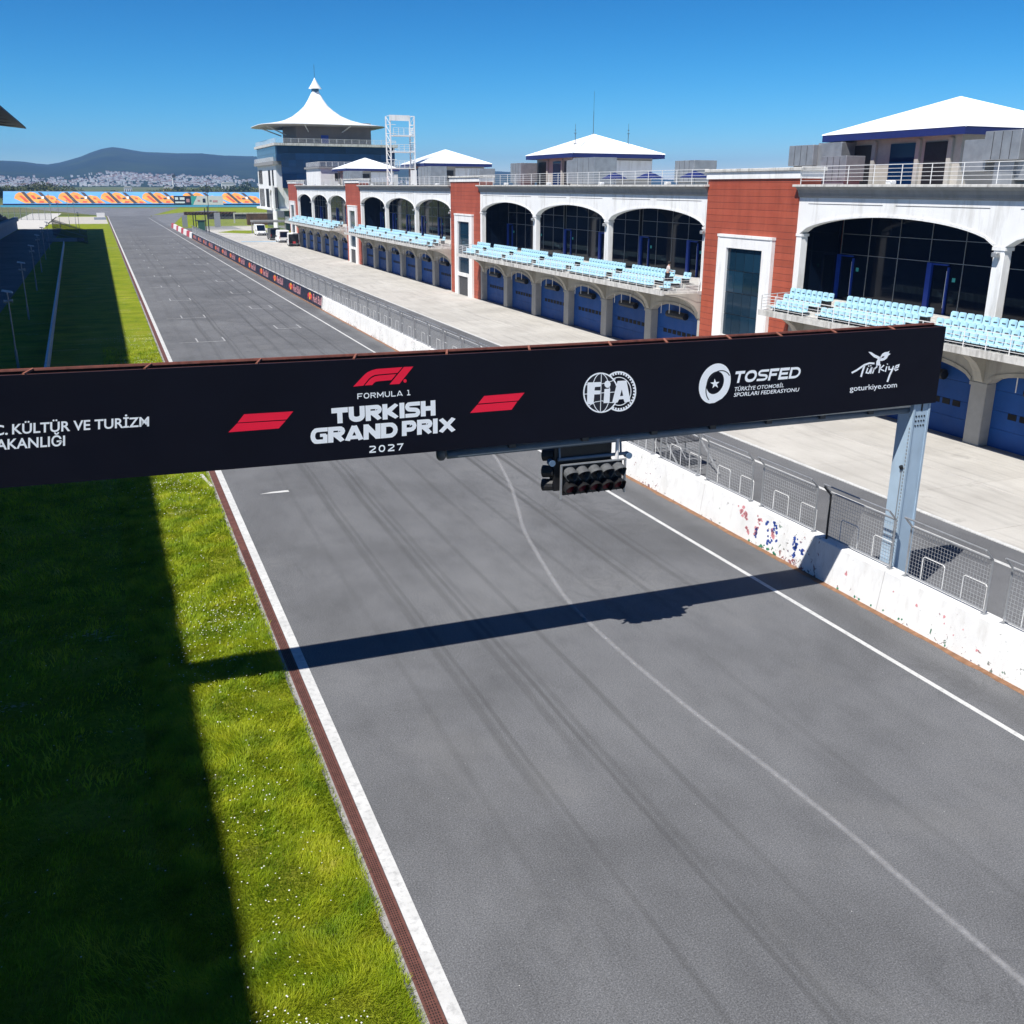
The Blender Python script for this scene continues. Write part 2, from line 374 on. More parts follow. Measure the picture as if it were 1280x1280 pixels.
MT['garage_stone'] = plain('beige_garage_concrete', (.43, .41, .355), .8, var=.08, scale=1.0, dirt=((.30, .28, .25), 1.6))
MT['garage_col'] = plain('grey_column_concrete', (.40, .39, .36), .8, var=.1, scale=1.5)
MT['blue_door'] = plain('blue_shutter_paint', (.016, .082, .30), .55, var=.12, scale=.9, spec=.2)
def fade(m, lo=.86, hi=1.14):                   # each copy a little lighter or darker, as repainted and sun-bleached at other times
    nt = m.node_tree; p = nt.nodes['Principled BSDF']; src = p.inputs['Base Color'].links[0].from_socket
    c = mixc(nt, 1.0, src, ramp(nt, N(nt, 'ObjectInfo').outputs['Random'], [(0, g3(lo)), (1, g3(hi))]), 'MULTIPLY'); nt.links.new(c, p.inputs['Base Color'])
fade(MT['blue_door'], .8, 1.2)
MT['blue_trim'] = plain('bright_blue_paint', (.008, .045, .33), .4, var=.1)
MT['navy'] = plain('navy_fascia', (.012, .022, .12), .5, var=.1)
MT['win_dark'] = plain('door_window_dark', (.016, .015, .014), .6, var=.2, spec=.15)
MT['black_metal'] = plain('black_metal', (.014, .014, .015), .5, var=.2)
MT['dark_grey'] = plain('dark_grey_metal', (.05, .052, .056), .5, var=.2)
MT['steel'] = plain('galvanised_steel', (.42, .43, .44), .45, .6, var=.15, scale=6)
MT['steel_dull'] = plain('dull_fence_steel', (.30, .31, .32), .55, .3, var=.2, scale=6)
MT['wire'] = plain('fence_wire', (.46, .47, .48), .5, .3, var=.12, scale=5)
MT['rail_white'] = plain('white_rail_paint', (.74, .74, .73), .5, var=.06)
MT['duct'] = plain('galvanised_duct', (.33, .345, .36), .38, .55, var=.15, scale=1.4)
MT['rust'] = plain('rusted_pipe', (.12, .036, .026), .75, .1, var=.35, scale=7)
MT['rust_light'] = plain('rusted_strut', (.27, .10, .065), .75, 0, var=.25, scale=7)
MT['pillar'] = plain('pale_blue_steel_paint', (.40, .52, .63), .5, .1, var=.06, scale=1.6, dirt=((.30, .38, .46), 2.0))
MT['truss'] = plain('grey_blue_steel_paint', (.16, .20, .25), .5, .2, var=.12)
MT['banner'] = plain('black_banner_vinyl', (.0045, .005, .011), .6, var=.12, scale=.5, spec=.12)
nt_ = MT['banner'].node_tree; nt_.links.new(bump(nt_, noise(nt_, .9, 2, .5, scaled(nt_, pos(nt_), (1, 1, .5))), .25, .06), nt_.nodes['Principled BSDF'].inputs['Normal'])
MT['print_white'] = plain('white_print', (.86, .90, .94), .5, var=.03, scale=2)
MT['print_red'] = plain('red_print', (.85, .008, .045), .5, var=.04, scale=2)
MT['print_dark'] = plain('dark_print', (.012, .013, .022), .5, var=.05)
MT['seat'] = plain('light_blue_seat', (.41, .64, .75), .45, var=.09, scale=4)
MT['drain'] = plain('brown_drain', (.14, .058, .045), .7, .1, var=.25, scale=5)
MT['drain_slot'] = plain('drain_slot', (.018, .012, .011), .9, var=.2)
MT['edging'] = plain('crumbled_edging', (.30, .29, .275), .9, var=.3, scale=6, bumpy=.5)
MT['soil'] = plain('rusty_soil', (.235, .125, .07), .95, var=.3, scale=5, bumpy=.6)
MT['navy_board'] = plain('navy_board', (.016, .018, .04), .5, var=.15, scale=1)
MT['yellow'] = plain('yellow_print', (.80, .48, .03), .5)
MT['logo_red'] = plain('logo_red', (.62, .05, .05), .5)
MT['logo_pink'] = plain('faded_logo_red', (.62, .30, .32), .5, var=.15)
MT['barrier_red'] = plain('barrier_red', (.46, .06, .07), .55, var=.12)
MT['barrier_white'] = plain('barrier_white', (.72, .71, .70), .6, var=.08)
MT['stand_blue'] = plain('stand_cover_blue', (.13, .36, .66), .6, var=.12, scale=.12)
MT['motif_orange'] = plain('motif_orange', (.83, .33, .07), .6, var=.3, scale=.35)
MT['motif_red'] = plain('motif_red', (.62, .09, .05), .6, var=.2, scale=.4)
MT['motif_dark'] = plain('motif_dark', (.07, .06, .065), .6, var=.2)
MT['teal'] = plain('teal_print', (.06, .42, .38), .6)
MT['stand_concrete'] = plain('stand_concrete', (.26, .30, .36), .8, var=.1, scale=.8)
MT['stand_roof'] = plain('stand_roof_dark', (.085, .08, .075), .7, var=.15)
MT['dark_seat'] = plain('dark_red_seat', (.085, .03, .03), .6, var=.2)
MT['gravel'] = plain('pale_gravel', (.47, .44, .38), .95, var=.12, scale=.6, bumpy=.3)
MT['road_pale'] = plain('pale_service_road', (.55, .53, .49), .9, var=.08, scale=.5)
MT['tyre'] = plain('tyre_black', (.03, .028, .027), .85, var=.3)
MT['tyre_brown'] = plain('dusty_brown_bank', (.105, .06, .038), .9, var=.35, scale=.8)
MT['van_white'] = plain('van_white_paint', (.80, .80, .79), .3, var=.03, spec=.5)
MT['van_dark'] = plain('van_dark_paint', (.018, .019, .022), .3, var=.1, spec=.5)
MT['lens_dark'] = plain('unlit_lens', (.02, .016, .016), .2, var=.2)
MT['lens_red'] = plain('unlit_red_lens', (.12, .012, .018), .25, var=.2)
MT['lamp_red'] = plain('red_rear_lamp', (.45, .02, .02), .3)
MT['headlight'] = plain('clear_headlight', (.45, .46, .47), .15)
MT['visor_grey'] = plain('worn_visor_grey', (.10, .105, .11), .5, var=.25, scale=9)
MT['junction_blue'] = plain('junction_blue', (.10, .17, .27), .5)
MT['town'] = plain('town_walls', (.80, .77, .74), .8, var=.2, scale=.01)
MT['town2'] = plain('town_roofs', (.42, .22, .16), .8, var=.2, scale=.01)
MT['leaf'] = plain('olive_leaves', (.085, .095, .028), .8, var=.35, scale=.25, spec=.1)
MT['leaf_dark'] = plain('dark_leaves', (.028, .05, .018), .8, var=.35, scale=.3, spec=.1)
MT['bark'] = plain('bark', (.09, .065, .045), .9, var=.25)
MT['skin'] = plain('skin', (.46, .26, .18), .6, var=.05)
MT['shirt'] = plain('pale_shirt', (.62, .55, .52), .8, var=.08)
MT['trousers'] = plain('dark_trousers', (.022, .024, .035), .8, var=.15)
MT['hair'] = plain('dark_hair', (.02, .015, .012), .7)
MT['sky_paint'] = plain('light_blue_road_paint', (.10, .42, .70), .7, var=.08)
MT['graffiti_blue'] = plain('flaked_blue_print', (.03, .07, .30), .7, var=.2)
MT['graffiti_pink'] = plain('faded_pink_print', (.60, .26, .28), .7, var=.2)
MT['graffiti_green'] = plain('flaked_green_print', (.05, .22, .13), .7, var=.2)
MT['daisy'] = plain('daisy_petals', (.80, .80, .76), .7, var=.03)
MT['tower_brown'] = plain('brown_louvre', (.20, .165, .14), .7, var=.08, scale=.5)
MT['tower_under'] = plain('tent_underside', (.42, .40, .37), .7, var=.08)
MT['grey_wall'] = plain('pavilion_beige_wall', (.42, .40, .36), .8, var=.08)
MT['green_paint'] = plain('green_cabinet', (.04, .12, .09), .6)
MT['red_box'] = plain('red_cabinet', (.45, .03, .03), .5)
# ================================================================== the setting
def sheet(name, x0, x1, y0, y1, z, mat, kind='structure', nx=1, ny=1):
    mb = MB(); b = MB()
    for j in range(ny):
        for i in range(nx):
            xa, xb = x0+(x1-x0)*i/nx, x0+(x1-x0)*(i+1)/nx; ya, yb = y0+(y1-y0)*j/ny, y0+(y1-y0)*(j+1)/ny
            mb.quad((xa, ya, z), (xb, ya, z), (xb, yb, z), (xa, yb, z))
    return tag(mb.build(name, mat), kind=kind)
# far land: one sheet that lifts gently into the wooded hills
prof = [(-438,119),(-327,116.6),(-226,102),(-155,115),(-55,144),(27,177),(75,189),(120,195),(150,192),(187,184),(266,173),(347,168.5),(472,168.5),(556,172),(683,163.5),(843,162),(1100,150),(1500,128),(2100,110),(3000,70),(4600,40)]
prof = [(-4600,50),(-3000,80),(-1900,110),(-1200,96),(-800,112),(-600,122)] + prof
def ridge(x):
    return float(np.interp(x, [p[0] for p in prof], [p[1] for p in prof]))
def smooth(t): t = max(0., min(1., t)); return t*t*(3-2*t)
from mathutils import noise as mnoise
def land(x, y):
    xr = x*6000/max(y, 3000)
    if y < 700: return -.03
    base = 6.0*smooth((y-750)/1500.0)
    h = ridge(xr)*smooth((y-2300)/3700.0)
    if y > 6000: h *= 1-.3*(y-6000)/1200.0
    k = smooth((y-2600)/2500)
    h += k*(9*mnoise.noise((x*.004, y*.004, 1.3))+4*mnoise.noise((x*.012, y*.012, 4.1)))*(1-.75*smooth((y-5000)/1000))
    return -.03+base+max(0, h)
mb = MB(); ys = [-300, 0, 300, 700, 800, 950, 1100, 1300, 1500, 1800, 2100] + list(range(2300, 7201, 100)); xs = list(np.linspace(-4600, 4600, 185))
V = [(x, y, land(x, y)) for y in ys for x in xs]; nx = len(xs)
F = [(j*nx+i, j*nx+i+1, (j+1)*nx+i+1, (j+1)*nx+i) for j in range(len(ys)-1) for i in range(nx-1)]
mb.add(V, F)
mb.m = [1 if V[f[0]][1] >= 2600 else 0 for f in mb.f]
tag(mb.build('terrain', [MT['terrain'], MT['mountain']], smooth=True), kind='structure')

# circuit ground layers, each 4 mm above the one below
sheet('verge_grass', -24, 3.24, -60, 470, -.012, MT['grass'])
sheet('infield_grass', 21.4, 130, 262, 640, -.016, MT['grass'])
sheet('start_straight', 3.22, 20.9, -60, 470, 0, MT['track'])
sheet('service_road', -21.8, -10.2, -60, 334, -.004, MT['pit_asphalt'])
sheet('pale_access_road', -28, -15.5, 334.2, 520, -.004, MT['road_pale'])
sheet('runoff_gravel', -16, 2.9, 374, 460, -.004, MT['gravel'])
sheet('pit_lane', 21.3, 29.15, -60, 330, 0, MT['pit_asphalt'])
sheet('pit_lane_edge_line', 27.52, 27.72, -60, 262, .004, MT['line'])
# pit entry road beyond the wall and the runoff tarmac at the end of the straight
mb = MB(); mb.prism([(15.5, 340), (20.8, 340), (34, 470), (60, 560), (52, 566), (22, 480)], 'z', -.2, -.004); tag(mb.build('pit_entry_road', MT['far_asphalt']), kind='structure')
mb = MB(); mb.prism([(3.2, 470), (20.9, 470), (45, 640), (-40, 660), (-20, 560)], 'z', -.2, -.003); tag(mb.build('runoff_asphalt', MT['far_asphalt']), kind='structure')
sheet('verge_strip_far', -60, 120, 661, 690, -.01, MT['grass'])

# white lines
tag(sheet('left_edge_line', 3.63, 3.895, -60, 470, .004, MT['line']))
tag(sheet('right_edge_line', 18.72, 18.88, -60, 440, .004, MT['line']))
sheet('control_line', 4.0, 18.7, 275, 275.5, .004, MT['grid_line'])
# starting boxes: 8 m stagger, 16 m between rows of one side
for k in range(11):
    for side, x0, x1, yb in ((0, 6.45, 8.72, 85.6), (1, 13.9, 16.1, 92.0)):
        y = yb + 16.6*k - (0 if side == 0 else .3)
        if y > 262: continue
        mb = MB()
        mb.box(x0, x1, y, y+.13, -.05, .004).box(x0, x0+.11, y+.13, y+2.4, -.05, .004).box(x1-.11, x1, y+.13, y+2.4, -.05, .004)
        if side == 0: mb.box(5.05, x0-.02, y+.02, y+.11, -.05, .004)
        tag(mb.build('grid_box_marking', MT['grid_line']), kind='structure')
mb = MB(); mb.box(15.0, 15.12, 48.5, 51.5, -.05, .004).box(15.12, 17.2, 48.5, 48.64, -.05, .004); tag(mb.build('grid_box_marking', MT['grid_line']), kind='structure')
mb = MB(); mb.prism([(5.0, 40.62), (6.2, 40.55), (6.18, 40.8), (5.5, 40.78)], 'z', -.03, .005); tag(mb.build('paint_dash', MT['line']), kind='structure')
tag(sheet('verge_marking', -.2, 3.1, 226, 226.5, .05, MT['grid_line']))
# pale worn arc that sweeps over the asphalt
pts = [at_z(x, y, .004) for x, y in ((615, 567), (622, 575), (631, 592), (640, 611), (648, 638), (655, 662), (668, 686), (686, 716), (708, 748), (738, 780), (780, 818), (830, 860), (880, 900), (960, 960), (1060, 1040), (1170, 1135), (1280, 1228), (1420, 1352))]
def strip(name, pts, wid, mat, z=None):
    me = bpy.data.meshes.new(name); V = []; F = []; U = []
    n = len(pts)
    for i, p in enumerate(pts):
        a = pts[max(0, i-1)]; b = pts[min(n-1, i+1)]; t = Vector((b.x-a.x, b.y-a.y, 0)).normalized(); s_ = Vector((-t.y, t.x, 0))*wid/2
        V += [tuple(p-s_), tuple(p+s_)]
    for i in range(n-1): F.append((2*i, 2*i+1, 2*i+3, 2*i+2)); U += [(0, i), (1, i), (1, i+1), (0, i+1)]
    me.from_pydata(V, [], F); uv = me.uv_layers.new(name='uv')
    for l, u in zip(uv.data, U): l.uv = u
    me.materials.append(mat); return link(name, me)
dense = []
for i in range(len(pts)-1):                     # Catmull-Rom
    p0, p1, p2, p3 = pts[max(0, i-1)], pts[i], pts[i+1], pts[min(len(pts)-1, i+2)]
    for k in range(6):
        t = k/6; dense.append(.5*((2*p1)+(p2-p0)*t+(2*p0-5*p1+4*p2-p3)*t*t+(3*p1-p0-3*p2+p3)*t*t*t))
tag(strip('worn_arc_line', dense, .24, MT['pale_arc']), kind='structure')

# drain channel along the left edge: frame with slots, and crumbled concrete edging
mb = MB(); mb.box(3.36, 3.40, -20, 470, -.05, .012).box(3.575, 3.615, -20, 470, -.05, .012); mb.box(3.40, 3.575, -20, 470, -.05, .002)
dr = tag(mb.build('drain_channel', MT['drain']), kind='structure')
mb = MB()
for y in np.arange(9.0, 34, .06):
    for x in (3.415, 3.458, 3.501, 3.544):
        mb.quad((x, y, .0055), (x+.02, y, .0055), (x+.02, y+.036, .0055), (x, y+.036, .0055))
tag(mb.build('drain_slot', MT['drain_slot'], dr), kind='stuff')
mb = MB(); L = []; R = []
for y in np.arange(-20, 120, .12):
    w_ = .10 + .055*mnoise.noise((y*1.9, 0, 0)) + .05*mnoise.noise((y*.45, 3, 0)); L.append((3.36-max(.02, w_), y)); R.append((3.36, y))
for i in range(len(L)-1): mb.quad((L[i][0], L[i][1], .006), (R[i][0], R[i][1], .010), (R[i+1][0], R[i+1][1], .010), (L[i+1][0], L[i+1][1], .006))
tag(mb.build('concrete_edging', MT['edging']), kind='structure')
# rusty soil washed against the foot of the pit wall
mb = MB(); L = []
for y in np.arange(4, 262, .15):
    w_ = .20 + .08*mnoise.noise((y*.8, 9, 0)) + .05*mnoise.noise((y*3.1, 2, 0)); L.append((20.72-w_, y))
for i in range(len(L)-1): mb.quad((L[i][0], L[i][1], .004), (20.72, L[i][1], .03), (20.72, L[i+1][1], .03), (L[i+1][0], L[i+1][1], .004))
tag(mb.build('wall_foot_soil', MT['soil']), kind='structure')

# pit apron: slabs with recessed joints
ap = tag(sheet('pit_apron', 29.15, 48, -40, 345, -.012, MT['cornice']))
sm = MB(); sm.bbox(0, 5.20, 0, 4.965, -.14, .012, .014); sm = sm.mesh('concrete_slab', MT['apron'])
for j in range(-2, 62):
    for i in range(2):
        link('concrete_slab', sm, ap, (29.38+5.235*i, 6.2+5.0*j, 0))
mb = MB(); mb.box(29.16, 29.355, -40, 345, -.1, .03); tag(mb.build('apron_kerb', MT['line'], ap), None)
sheet('painted_blue_stripe', 30.2, 38.6, 243.6, 245.0, .016, MT['sky_paint'])
mb = MB(); mb.box(39.86, 48, 235, 345, -.1, .006); tag(mb.build('tower_forecourt', MT['apron']), kind='structure')

# ================================================================== pit wall, boards and fence
pw = empty('pit_wall', (20.7, 21.7, 0), label='long white painted concrete pit wall with flaking paint beside the track', cat='wall')
profw = [(0, 0), (.04, .30), (.17, 1.27), (.20, 1.30), (.62, 1.30), (.65, 1.27), (.65, 0)]
bm_ = MB(); bm_.prism(profw, 'y', .012, 9.988); bm_ = bm_.mesh('wall_block', MT['pit_wall'])
for k in range(-3, 24): link('wall_block', bm_, pw, (0, 10*k, 0))
# remains of a painted picture on the wall: flaked patches
def on_wall(x, y):                              # pixel on the sloping front face, 3 mm proud
    p = at_z(x, y, 0); z = 0
    for _ in range(12):
        X = 20.7+.04+.134*(max(.3, z)-.3)*1.0 - .004 if z > .3 else 20.7+.133*z-.004
        d = pray(x, y); t = X/d.x; z = CAMH+d.z*t
    return Vector((X, d.y*t, z))
def flakes(name, pts, mat, seed, n, rad):
    r_ = random.Random(seed); mb = MB()
    for _ in range(n):
        a, b = r_.choice(list(zip(pts, pts[1:]))); t = r_.random()
        cx, cy = a[0]+(b[0]-a[0])*t+r_.gauss(0, rad), a[1]+(b[1]-a[1])*t+r_.gauss(0, rad)
        k = r_.randint(5, 8); s_ = r_.uniform(.7, 2.2)
        ring = [on_wall(cx+s_*math.cos(6.283*i/k)*r_.uniform(.5, 1.15), cy+s_*1.3*math.sin(6.283*i/k)*r_.uniform(.5, 1.15)) for i in range(k)]
        mb.add(ring, [tuple(range(k))])
    return mb.build(name, mat, pw, loc=(-20.7, -21.7, 0))
Z8 = lambda x, y: (780+.203*x, 530+.203*y)
flakes('faded_picture', [Z8(700, 505), Z8(745, 540), Z8(760, 590), Z8(725, 560), Z8(715, 530)], MT['graffiti_pink'], 1, 26, 1.3)
flakes('faded_picture', [Z8(825, 560), Z8(840, 600), Z8(815, 660), Z8(810, 720)], MT['graffiti_pink'], 2, 18, .9)
flakes('faded_picture', [Z8(750, 630), Z8(770, 690)], MT['graffiti_pink'], 3, 6, .6)
flakes('faded_picture', [Z8(815, 640), Z8(812, 690)], MT['graffiti_blue'], 4, 14, .9)
flakes('faded_picture', [Z8(885, 600), Z8(885, 730), Z8(905, 720), Z8(930, 610), Z8(935, 745)], MT['graffiti_blue'], 5, 30, 1.2)
flakes('faded_picture', [Z8(915, 640), Z8(920, 700)], MT['graffiti_pink'], 6, 9, 1.0)
flakes('faded_picture', [Z8(1062, 690), Z8(1050, 760), Z8(1045, 820), Z8(1060, 760), Z8(1105, 800)], MT['graffiti_blue'], 7, 34, 1.4)
flakes('faded_picture', [Z8(740, 710), Z8(880, 770), Z8(930, 810)], MT['graffiti_green'], 8, 18, 1.2)
flakes('faded_picture', [(1045, 735), (1110, 765), (1160, 795), (1215, 828), (1228, 835), (1275, 862)], MT['graffiti_green'], 9, 12, 1.5)
flakes('faded_picture', [(1035, 705), (1060, 715), (1090, 725), (1120, 750), (1180, 770), (1205, 800), (1270, 830)], MT['graffiti_pink'], 10, 9, 4)

# advertising banner hung along the wall
bn = empty('advertising_banner', (20.66, 105.2, 0), label='long navy banner with repeated red and yellow logos hung on the pit wall', cat='banner')
mb = MB(); mb.prism([(0.0, .10), (.14, 1.40), (.17, 1.40), (.03, .10)], 'y', 0, 157); mb.build('banner_sheet', MT['navy_board'], bn)
def bp(y, z, e=.006): return (-e+.14*(z-.10)/1.30, y, z)
def text_mesh(s, off=0.0, shear=0.0):            # glyph outlines of the built-in font: (verts, faces, width, cap height)
    cu = bpy.data.curves.new('t', 'FONT'); cu.body = s; cu.size = 1.0; cu.offset = off; cu.shear = shear; cu.resolution_u = 4; cu.fill_mode = 'FRONT'
    o = bpy.data.objects.new('t', cu); COL.objects.link(o); dg = bpy.context.evaluated_depsgraph_get()
    me = o.evaluated_get(dg).to_mesh(); V = [tuple(v.co) for v in me.vertices]; F = [tuple(p.vertices) for p in me.polygons]
    o.to_mesh_clear(); bpy.data.objects.remove(o); bpy.data.curves.remove(cu)
    xs_ = [v[0] for v in V]; return V, F, min(xs_), max(xs_)
_c = text_mesh('H'); CAPH = max(v[1] for v in _c[0])
tV, tF, tx0, tx1 = text_mesh('Red Bull', .012)
lm = []
def disc(cy, cz, r, n=14): return [bp(cy+r*math.cos(6.283*i/n), cz+r*1.0*math.sin(6.283*i/n), .006) for i in range(n)]
m1 = MB(); m1.add(disc(0, .78, .42), [tuple(range(14))]); m1 = m1.mesh('sun_disc', MT['yellow'])
m2 = MB()
for sg in (-1, 1):
    q = [(.05, .75), (.35, 1.0), (.8, 1.1), (1.25, .95), (1.4, .7), (1.2, .62), (1.25, .40), (1.05, .40), (.95, .62), (.6, .6), (.45, .4), (.3, .42), (.32, .6)]
    m2.add([bp(sg*a*.95, b, .010) for a, b in q], [tuple(range(len(q)))])
m2 = m2.mesh('charging_bulls', MT['logo_red'])
m3 = MB(); m3.add([bp(-1.7-(v[0]-tx0)/(tx1-tx0)*4.6, .38+v[1]/CAPH*.8, .010) for v in tV], tF); m3 = m3.mesh('logo_lettering', MT['logo_pink'])
for k in range(13):
    y = 5.9 + 12.05*k
    link('sun_disc', m1, bn, (0, y+.6, 0)); link('charging_bulls', m2, bn, (0, y+.6, 0)); tag(link('logo_lettering', m3, bn, (0, y+.5, 0)), kind='stuff')
mb = MB(); mb.prism([(-.012, .10), (.14, 1.43), (.17, 1.43), (.03, .10)], 'y', -.12, 0); mb.build('end_trim', MT['barrier_white'], bn)

# red and white barrier beyond the banner
rb = empty('striped_barrier', (20.7, 262, 0), label='barrier of alternating red and white blocks at the far end of the pit wall', cat='barrier')
for k, (a, b, c) in enumerate([(0.2, 8, 'w'), (8, 17, 'r'), (17, 27, 'w'), (27, 35, 'r'), (35, 46, 'w'), (46, 53, 'r'), (53, 65, 'w'), (65, 74, 'r')]):
    mb = MB(); mb.prism(profw, 'y', a+.02, b-.02); mb.build('barrier_block', MT['barrier_red' if c == 'r' else 'barrier_white'], rb)

# mesh fence on the wall: frames leaning over the track at the top
fe = empty('debris_fence', (21.12, 18.17, 1.3), label='long steel mesh safety fence standing on the white pit wall', cat='fence')
PL = 2.97
fr = MB(); r_ = .028
for y in (0, PL):
    fr.tube((0, y, -.02), (0, y, 1.56), .033, 6).tube((0, y, 1.56), (-.30, y, 1.87), .03, 6)
fr.tube((0, 0, 1.56), (0, PL, 1.56), r_, 6).tube((-.30, 0, 1.87), (-.30, PL, 1.87), r_, 6).tube((0, 0, .09), (0, PL, .09), r_, 6)
for y in (0, PL): fr.box(-.09, .09, y-.07, y+.07, -.004, .02)
fr = fr.mesh('panel_frame', MT['steel'])
wm = MB()
for y in np.arange(.11, PL, .11): wm.tube((0, y, .09), (0, y, 1.56), .0042, 3, cap=False)
for z in np.arange(.20, 1.55, .11): wm.tube((0, 0, z), (0, PL, z), .0042, 3, cap=False)
wm = wm.mesh('wire_mesh', MT['wire'])
hp = MB(); 
for y in (.72, 2.25): hp.path([(.30, y-.42, -.9), (.30, y-.42, .62), (.30, y-.36, .68), (.30, y+.36, .68), (.30, y+.42, .62), (.30, y+.42, -.9)], .016, 6)
hp = hp.mesh('hoop_rail', MT['rail_white'])
for k in range(-3, 68):
    p_ = link('fence_panel', fr, fe, (0, 3.62*k, 0)); link('wire_mesh', wm, p_)
    if k < 24: link('hoop_rail', hp, p_)
dk = MB(); dk.tube((0, 0, 0), (0, 0, 1.50), .036, 6).tube((0, 0, 1.50), (-.30, 0, 1.81), .033, 6); dk.build('dark_post', MT['black_metal'], fe, (-.06, 6.5, 0))
# ================================================================== start gantry
GY = 22.0
ga = empty('start_gantry', (21.8, 22.3, 0), label='black sign gantry spanning the track on pale blue steel legs', cat='gantry')
GO = Vector((21.8, 22.3, 0))
def gpart(mb, name, mat, smooth=False, parent=None):
    return mb.build(name, mat, parent or ga, tuple(-GO) if parent is None else (0, 0, 0), smooth=smooth)
XL, XR = -10.2, 22.22
_pt = np.polyfit([-10, -2.2, 4.6, 12.7, 22.2], [8.70, 8.60, 8.505, 8.475, 8.50], 2); _pb = np.polyfit([-10, -2.5, 4.5, 12.8, 22.2], [6.41, 6.30, 6.21, 6.205, 6.29], 2)
def zt(x): return float(np.polyval(_pt, x))
def zb(x): return float(np.polyval(_pb, x))
xs_ = list(np.linspace(XL, XR, 27))
mb = MB()
for a, b in zip(xs_, xs_[1:]):
    y0, y1 = GY, GY+.07
    V = [(a, y0, zb(a)), (b, y0, zb(b)), (b, y0, zt(b)), (a, y0, zt(a)), (a, y1, zb(a)), (b, y1, zb(b)), (b, y1, zt(b)), (a, y1, zt(a))]
    mb.add(V, [(0, 1, 2, 3), (5, 4, 7, 6), (3, 2, 6, 7), (4, 5, 1, 0)])
mb.box(XL-.01, XL, GY, GY+.07, zb(XL), zt(XL)).box(XR, XR+.01, GY, GY+.62, zb(XR), zt(XR))
panel = gpart(mb, 'sign_panel', MT['banner'])
mb = MB()
for a, b in zip(xs_, xs_[1:]):                  # plain back cover of the box beam
    y0, y1 = GY+.58, GY+.62
    mb.add([(a, y0, zb(a)), (b, y0, zb(b)), (b, y0, zt(b)), (a, y0, zt(a)), (a, y1, zb(a)), (b, y1, zb(b)), (b, y1, zt(b)), (a, y1, zt(a))], [(0, 1, 2, 3), (5, 4, 7, 6), (3, 2, 6, 7), (4, 5, 1, 0), (0, 3, 7, 4), (1, 5, 6, 2)])
gpart(mb, 'back_panel', MT['banner'])
mb = MB()
for a, b in zip(xs_, xs_[1:]): mb.tube((a, GY+.50, zt(a)+.005), (b, GY+.50, zt(b)+.005), .05, 8).tube((a, GY+.12, zt(a)-.03), (b, GY+.12, zt(b)-.03), .03, 6)
gpart(mb, 'top_pipe', MT['rust'])
for x in (-8.6, -6.2, -4.0, -1.75, .55, 2.85, 5.0, 7.2, 9.3, 11.5, 13.1, 15.0, 16.6, 18.4, 20.4):
    mb = MB(); mb.tube((x, GY+.05, zt(x)+.005), (x+.16, GY+.50, zt(x)+.03), .03, 6); gpart(mb, 'top_strut', MT['rust_light'])
mb = MB()
for x in np.arange(XL+.3, XR, 2.0): mb.tube((x, GY+.12, zb(x)+.05), (min(x+1, XR), GY+.5, zt(x)-.1), .03, 5).tube((min(x+1, XR), GY+.5, zt(x)-.1), (min(x+2, XR), GY+.12, zb(x)+.05), .03, 5)
gpart(mb, 'lattice', MT['rust'])
# service tube under the panel with its hangers
mb = MB(); mb.tube((7.25, GY+.3, 6.02), (21.5, GY+.3, 6.07), .105, 12); gpart(mb, 'service_tube', MT['truss'], True)
mb = MB(); mb.box(7.25, 21.4, GY+.10, GY+.16, 6.19, 6.245); gpart(mb, 'lower_rail', MT['steel'])
for x in (8.9, 10.9, 12.9, 14.7, 16.5, 18.3, 20.0):
    mb = MB(); mb.box(x-.09, x+.09, GY+.12, GY+.42, 6.08, 6.34); gpart(mb, 'tube_hanger', MT['dark_grey'])
mb = MB(); mb.box(-8.6, 7.2, GY+.2, GY+.45, 6.46, 6.62); gpart(mb, 'lower_beam', MT['black_metal'])
mb = MB(); mb.lathe([(.001, 5.88), (.07, 5.90), (.115, 5.96), (.125, 6.03), (.125, 6.16), (.05, 6.2)], 14, (7.1, GY+.3)); cd = gpart(mb, 'camera_dome', MT['visor_grey'], True)
# legs: welded box columns with bolted head plate
def leg(x0, name):
    mb = MB(); mb.bbox(x0, x0+.56, GY+.05+.03, GY+.63, 0, 6.36, .02); l = gpart(mb, name, MT['pillar'])
    p = MB(); p.box(x0+.53, x0+.60, GY+.06, GY+.66, 0, 6.34).box(x0-.03, x0+.04, GY+.055, GY+.65, 0, 6.33); o = p.build('flange', MT['pillar'], l)
    h = MB()
    for i in range(4):
        for j in range(3): h.tube((x0+.12+.10*i, GY+.066, 5.62+.14*j), (x0+.12+.10*i, GY+.085, 5.62+.14*j), .028, 6)
    h.box(x0+.26, x0+.32, GY+.068, GY+.09, 6.06, 6.26); h.build('bolt_holes', MT['black_metal'], l)
    b = MB()
    for z in np.arange(.9, 5.6, .11): b.box(x0-.045, x0-.028, GY+.10, GY+.13, z, z+.05)
    b.tube((x0-.06, GY+.2, .2), (x0-.06, GY+.2, 4.3), .012, 5); b.build('rivet_row', MT['steel_dull'], l)
    c = MB(); c.box(x0-.2, x0+.76, GY-.1, GY+.86, 0, .05); c.build('base_plate', MT['steel'], l)
    return l
leg(21.52, 'gantry_leg'); leg(-9.4, 'gantry_leg')
mb = MB(); mb.tube((21.47, GY+.2, 4.30), (21.42, GY+.2, 4.38), .06, 6); gpart(mb, 'cable_clip', MT['black_metal'])

